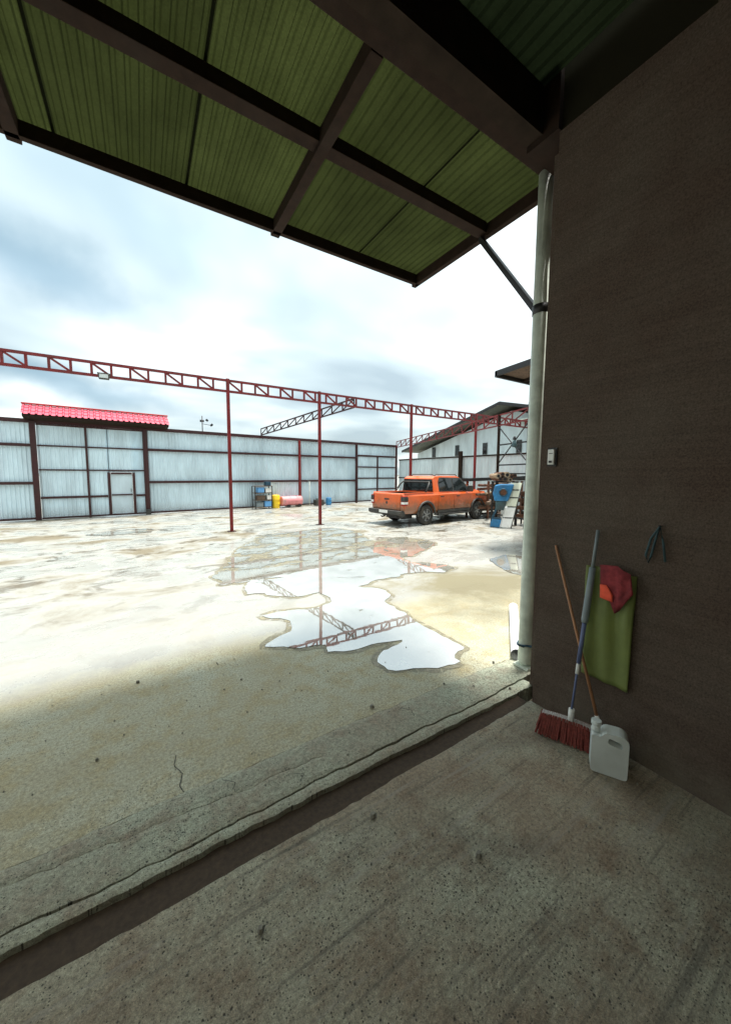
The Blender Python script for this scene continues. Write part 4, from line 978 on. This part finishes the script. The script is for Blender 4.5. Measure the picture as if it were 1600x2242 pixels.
# blue machine: faces the camera, leans back a little
fd = Vector((.80, .60, 0)).normalized()        # view direction towards it
mrz = math.atan2(-fd.x, fd.y)                  # local x to the right, local y away
bl = thing('blue_machine', 'blue standing machine with round hub on its hood and a blue foot box', 'machine', (9.78, 7.42, 0), mrz)
lean = lambda z: .30 * z
def slab(poly, y0, y1):
    mb = MB(); n = len(poly); vs = [(u, y0 + lean(v) * .3, v) for u, v in poly] + [(u, y1 + lean(v) * .3, v) for u, v in poly]
    return mb.add(vs, [tuple(range(n)), tuple(reversed(range(n, 2 * n)))] + [(i, i + n, (i + 1) % n + n, (i + 1) % n) for i in range(n)])
obj('hood', slab([(-.16, .86), (.25, .86), (.33, 1.10), (.42, 1.40), (.02, 1.40), (-.16, 1.36), (-.22, 1.10)], -.14, .18), 'blue', bl, bevel=.03)
hub = obj('hub', MB().tube([(.10, -.06, 1.14), (.10, -.02, 1.14)], .105, 24), 'rust', bl); hub.location = (0, -.06, 0)
obj('ring', MB().tube([(.10 + .115 * math.cos(a), -.07, 1.14 + .115 * math.sin(a)) for a in [i * math.pi / 12 for i in range(25)]], .018, 8), 'darkblue', hub)
obj('neck', slab([(-.12, .56), (.16, .56), (.22, .86), (-.13, .86)], -.08, .14), 'teal', bl, bevel=.02)
for a, b in (((-.20, .30), (-.09, .60)), ((.05, .05), (.19, .62))): obj('leg', slab([(a[0] - .035, a[1]), (a[0] + .04, a[1]), (b[0] + .04, b[1]), (b[0] - .035, b[1])], -.04, .05), 'darkblue', bl)
obj('foot_box', slab([(-.27, .02), (.09, .0), (.07, .25), (-.22, .27)], -.15, .17), 'blue', bl, bevel=.015)
obj('foot_rim', slab([(-.235, .272), (.065, .255), (.06, .30), (-.22, .32)], -.12, .14), 'darkblue', bl)
# white panelled board leaning on the frame
wp = thing('white_board', 'tall white board of five panels leaning beside the blue machine', 'board', (9.90, 7.05, 0), mrz)
P0, P1 = Vector((-.165, -.1, .01)), Vector((.14, .35, 1.46)); wx = .15
def bp_(t, s): p = P0.lerp(P1, t); return p + Vector((s * (wx + .0 * t), 0, 0))
cuts = [0, .22, .46, .66, .83, 1.0]
for i in range(5):
    a, b = cuts[i] + .012, cuts[i + 1] - .012
    vs = [bp_(a, -1), bp_(a, 1), bp_(b, 1), bp_(b, -1)]; vs += [v + Vector((0, .045, 0)) for v in vs]
    obj('panel', MB().add(vs, [(0, 1, 2, 3), (7, 6, 5, 4), (0, 4, 5, 1), (1, 5, 6, 2), (2, 6, 7, 3), (3, 7, 4, 0)]), 'whitepaint' if i in (0, 1) else 'cream', wp, bevel=.005)
for t in cuts[1:-1]: obj('batten', MB().bar(bp_(t, -.7) + Vector((0, .012, 0)), bp_(t, .75) + Vector((0, .012, 0)), .03, .03), 'blacksteel', wp)
obj('frame_rail', MB().bar(bp_(0, 1.1) + Vector((0, .03, 0)), bp_(1, 1.1) + Vector((0, .03, 0)), .03, .05, up=(0, 1, 0)), 'plastic', wp)
obj('frame_rail', MB().bar(bp_(0, -1.12) + Vector((0, .03, 0)), bp_(1, -1.12) + Vector((0, .03, 0)), .02, .05, up=(0, 1, 0)), 'whitepaint', wp)
# dark mesh crate behind the frame's right post
cr_ = thing('scrap_crate', 'dark rusty crate of scrap beside the right post of the braced frame', 'crate', (11.0, 7.25, 0), .3)
for x in (-.28, .28):
    for y in (-.25, .25): obj('leg', MB().bar((x, y, 0), (x, y, 1.1), .05, .05, up=(0, 1, 0)), 'blacksteel', cr_)
for z in (.32, .6, .85, 1.08):
    for y in (-.27, .27): obj('slat', MB().bar((-.3, y, z), (.3, y, z), .03, .11), 'rust', cr_)
    for x in (-.3, .3): obj('slat', MB().bar((x, -.25, z), (x, .25, z), .03, .11), 'rust', cr_)
for i in range(12):
    a = rnd.uniform(0, 3.1); obj('scrap', MB().bar((-.2 * math.cos(a), -.18 * math.sin(a), .4 + i * .05), (.2 * math.cos(a), .18 * math.sin(a), .45 + i * .05), .07, .06), rnd.choice(['rust', 'timber', 'plastic']), cr_)

# ------------------------------------------------------------------ drums and rack by the rear wall
def onwall(s, d): return BW0 + UD * s + ND * d
def s_of(x): return (x + 3.2) / UD.x
sh = thing('shelf_rack', 'small dark rack of shelves holding blue and white boxes by the rear wall', 'rack', onwall(s_of(4.83), .45), ang)
for x in (-.42, .42):
    for y in (-.2, .2): obj('leg', MB().bar((x, y, 0), (x, y, 1.10), .035, .035, up=(0, 1, 0)), 'blacksteel', sh)
for z in (.08, .42, .76, 1.09): obj('shelf', MB().box(-.4, .44, -.22, .22, z, z + .03), 'timber', sh)
def box_thing(name, label, cat, x, y, z, w, d, h, mat, grp='containers on the shelf rack'):
    c = onwall(s_of(4.83) + x, .45 - y); t = thing(name, label, cat, (c.x, c.y, z), ang, grp)
    obj('shell', MB().box(-w / 2, w / 2, -d / 2, d / 2, 0, h * .85), mat, t, bevel=.015); obj('lid', MB().box(-w / 2 - .008, w / 2 + .008, -d / 2 - .008, d / 2 + .008, h * .85, h), mat, t, bevel=.006)
box_thing('plastic_box', 'light blue box on the upper shelf of the rack', 'box', -.12, -.05, .792, .30, .3, .24, 'lightblue')
box_thing('plastic_box', 'white box at the right end of the upper shelf', 'box', .26, -.05, .792, .30, .3, .20, 'whitepaint')
box_thing('plastic_box', 'dark blue box on top of the rack', 'box', .26, -.03, 1.122, .24, .3, .19, 'darkblue')
box_thing('plastic_box', 'white box on the middle shelf of the rack', 'box', .28, -.05, .452, .2, .3, .2, 'whitepaint')
box_thing('plastic_box', 'brown box on the middle shelf of the rack', 'box', -.12, -.05, .452, .4, .3, .2, 'timber')
box_thing('plastic_box', 'larger blue box at the right of the bottom shelf', 'box', .22, -.05, .112, .34, .3, .26, 'lightblue')
box_thing('plastic_box', 'grey blue box at the left of the bottom shelf', 'box', -.18, -.05, .112, .34, .3, .22, 'greyhandle')
def drum(name, label, loc, r_, h, mat, lid=None, rot=None, rz=0):
    t = thing(name, label, 'drum', loc, rz)
    if rot: t.rotation_euler = rot
    pr = [(0, r_ * .94), (.02, r_), (h * .3, r_), (h * .32, r_ * 1.03), (h * .34, r_), (h * .65, r_), (h * .67, r_ * 1.03), (h * .69, r_), (h - .03, r_), (h, r_ * .93)]
    obj('shell', MB().tube([(0, 0, z + 1e-4 * i) for i, (z, _) in enumerate(pr)], [q for _, q in pr], 28), mat, t)
    obj('lid', MB().tube([(0, 0, h + .002), (0, 0, h + .02)], r_ * .55, 18), lid or mat, t)
    return t
p = onwall(s_of(5.52), .42); drum('yellow_drum', 'upright yellow plastic drum between the rack and the pink drum', p, .21, .64, 'yellow')
p = onwall(s_of(5.80), .45)
t = drum('pink_drum', 'faded pink-red drum lying on its side on blocks by the wall', (p.x, p.y, .33), .24, 1.10, 'pink', 'purple', rot=(0, R(90), ang))
for s in (6.15, 6.75):
    p = onwall(s_of(s), .45); o = obj('support_block', MB().box(-.08, .08, -.2, .2, .0, .10), 'blacksteel', t)
    o.parent = t; o.matrix_parent_inverse = Matrix.Identity(4)
    o.matrix_basis = (Matrix.Translation(Vector((p.x if False else 0, 0, 0))))
    o.location = (.29, 0, s - 5.80); o.rotation_euler = (0, R(-90), 0)
obj('sticker', MB().box(-.2405, -.2385, -.05, .05, .72, .86), 'redpaint', t)
p = onwall(s_of(7.48), .3); t = thing('water_tap', 'thin grey standpipe with a tap in front of the rear wall', 'tap', p, ang)
obj('pipe', MB().tube([(0, 0, 0), (0, 0, 1.33)], .018, 8), 'pipe', t); obj('spout', MB().tube([(.0, 0, 1.30), (-.12, -.02, 1.33), (-.16, -.04, 1.27)], .022, 8), 'plastic', t)
p = onwall(s_of(7.98), .4); t = thing('dark_crate', 'dark green crate on the ground by the rear wall', 'crate', p, ang)
obj('tub', MB().box(-.24, .24, -.18, .18, .02, .32), 'plastic', t, bevel=.02); obj('contents', MB().tube([(-.08, 0, .3), (-.08, 0, .40)], .09, 12), 'teal', t)
p = onwall(s_of(8.60), .4); drum('blue_keg', 'small bright blue keg beside the second red post', p, .15, .40, 'blue')
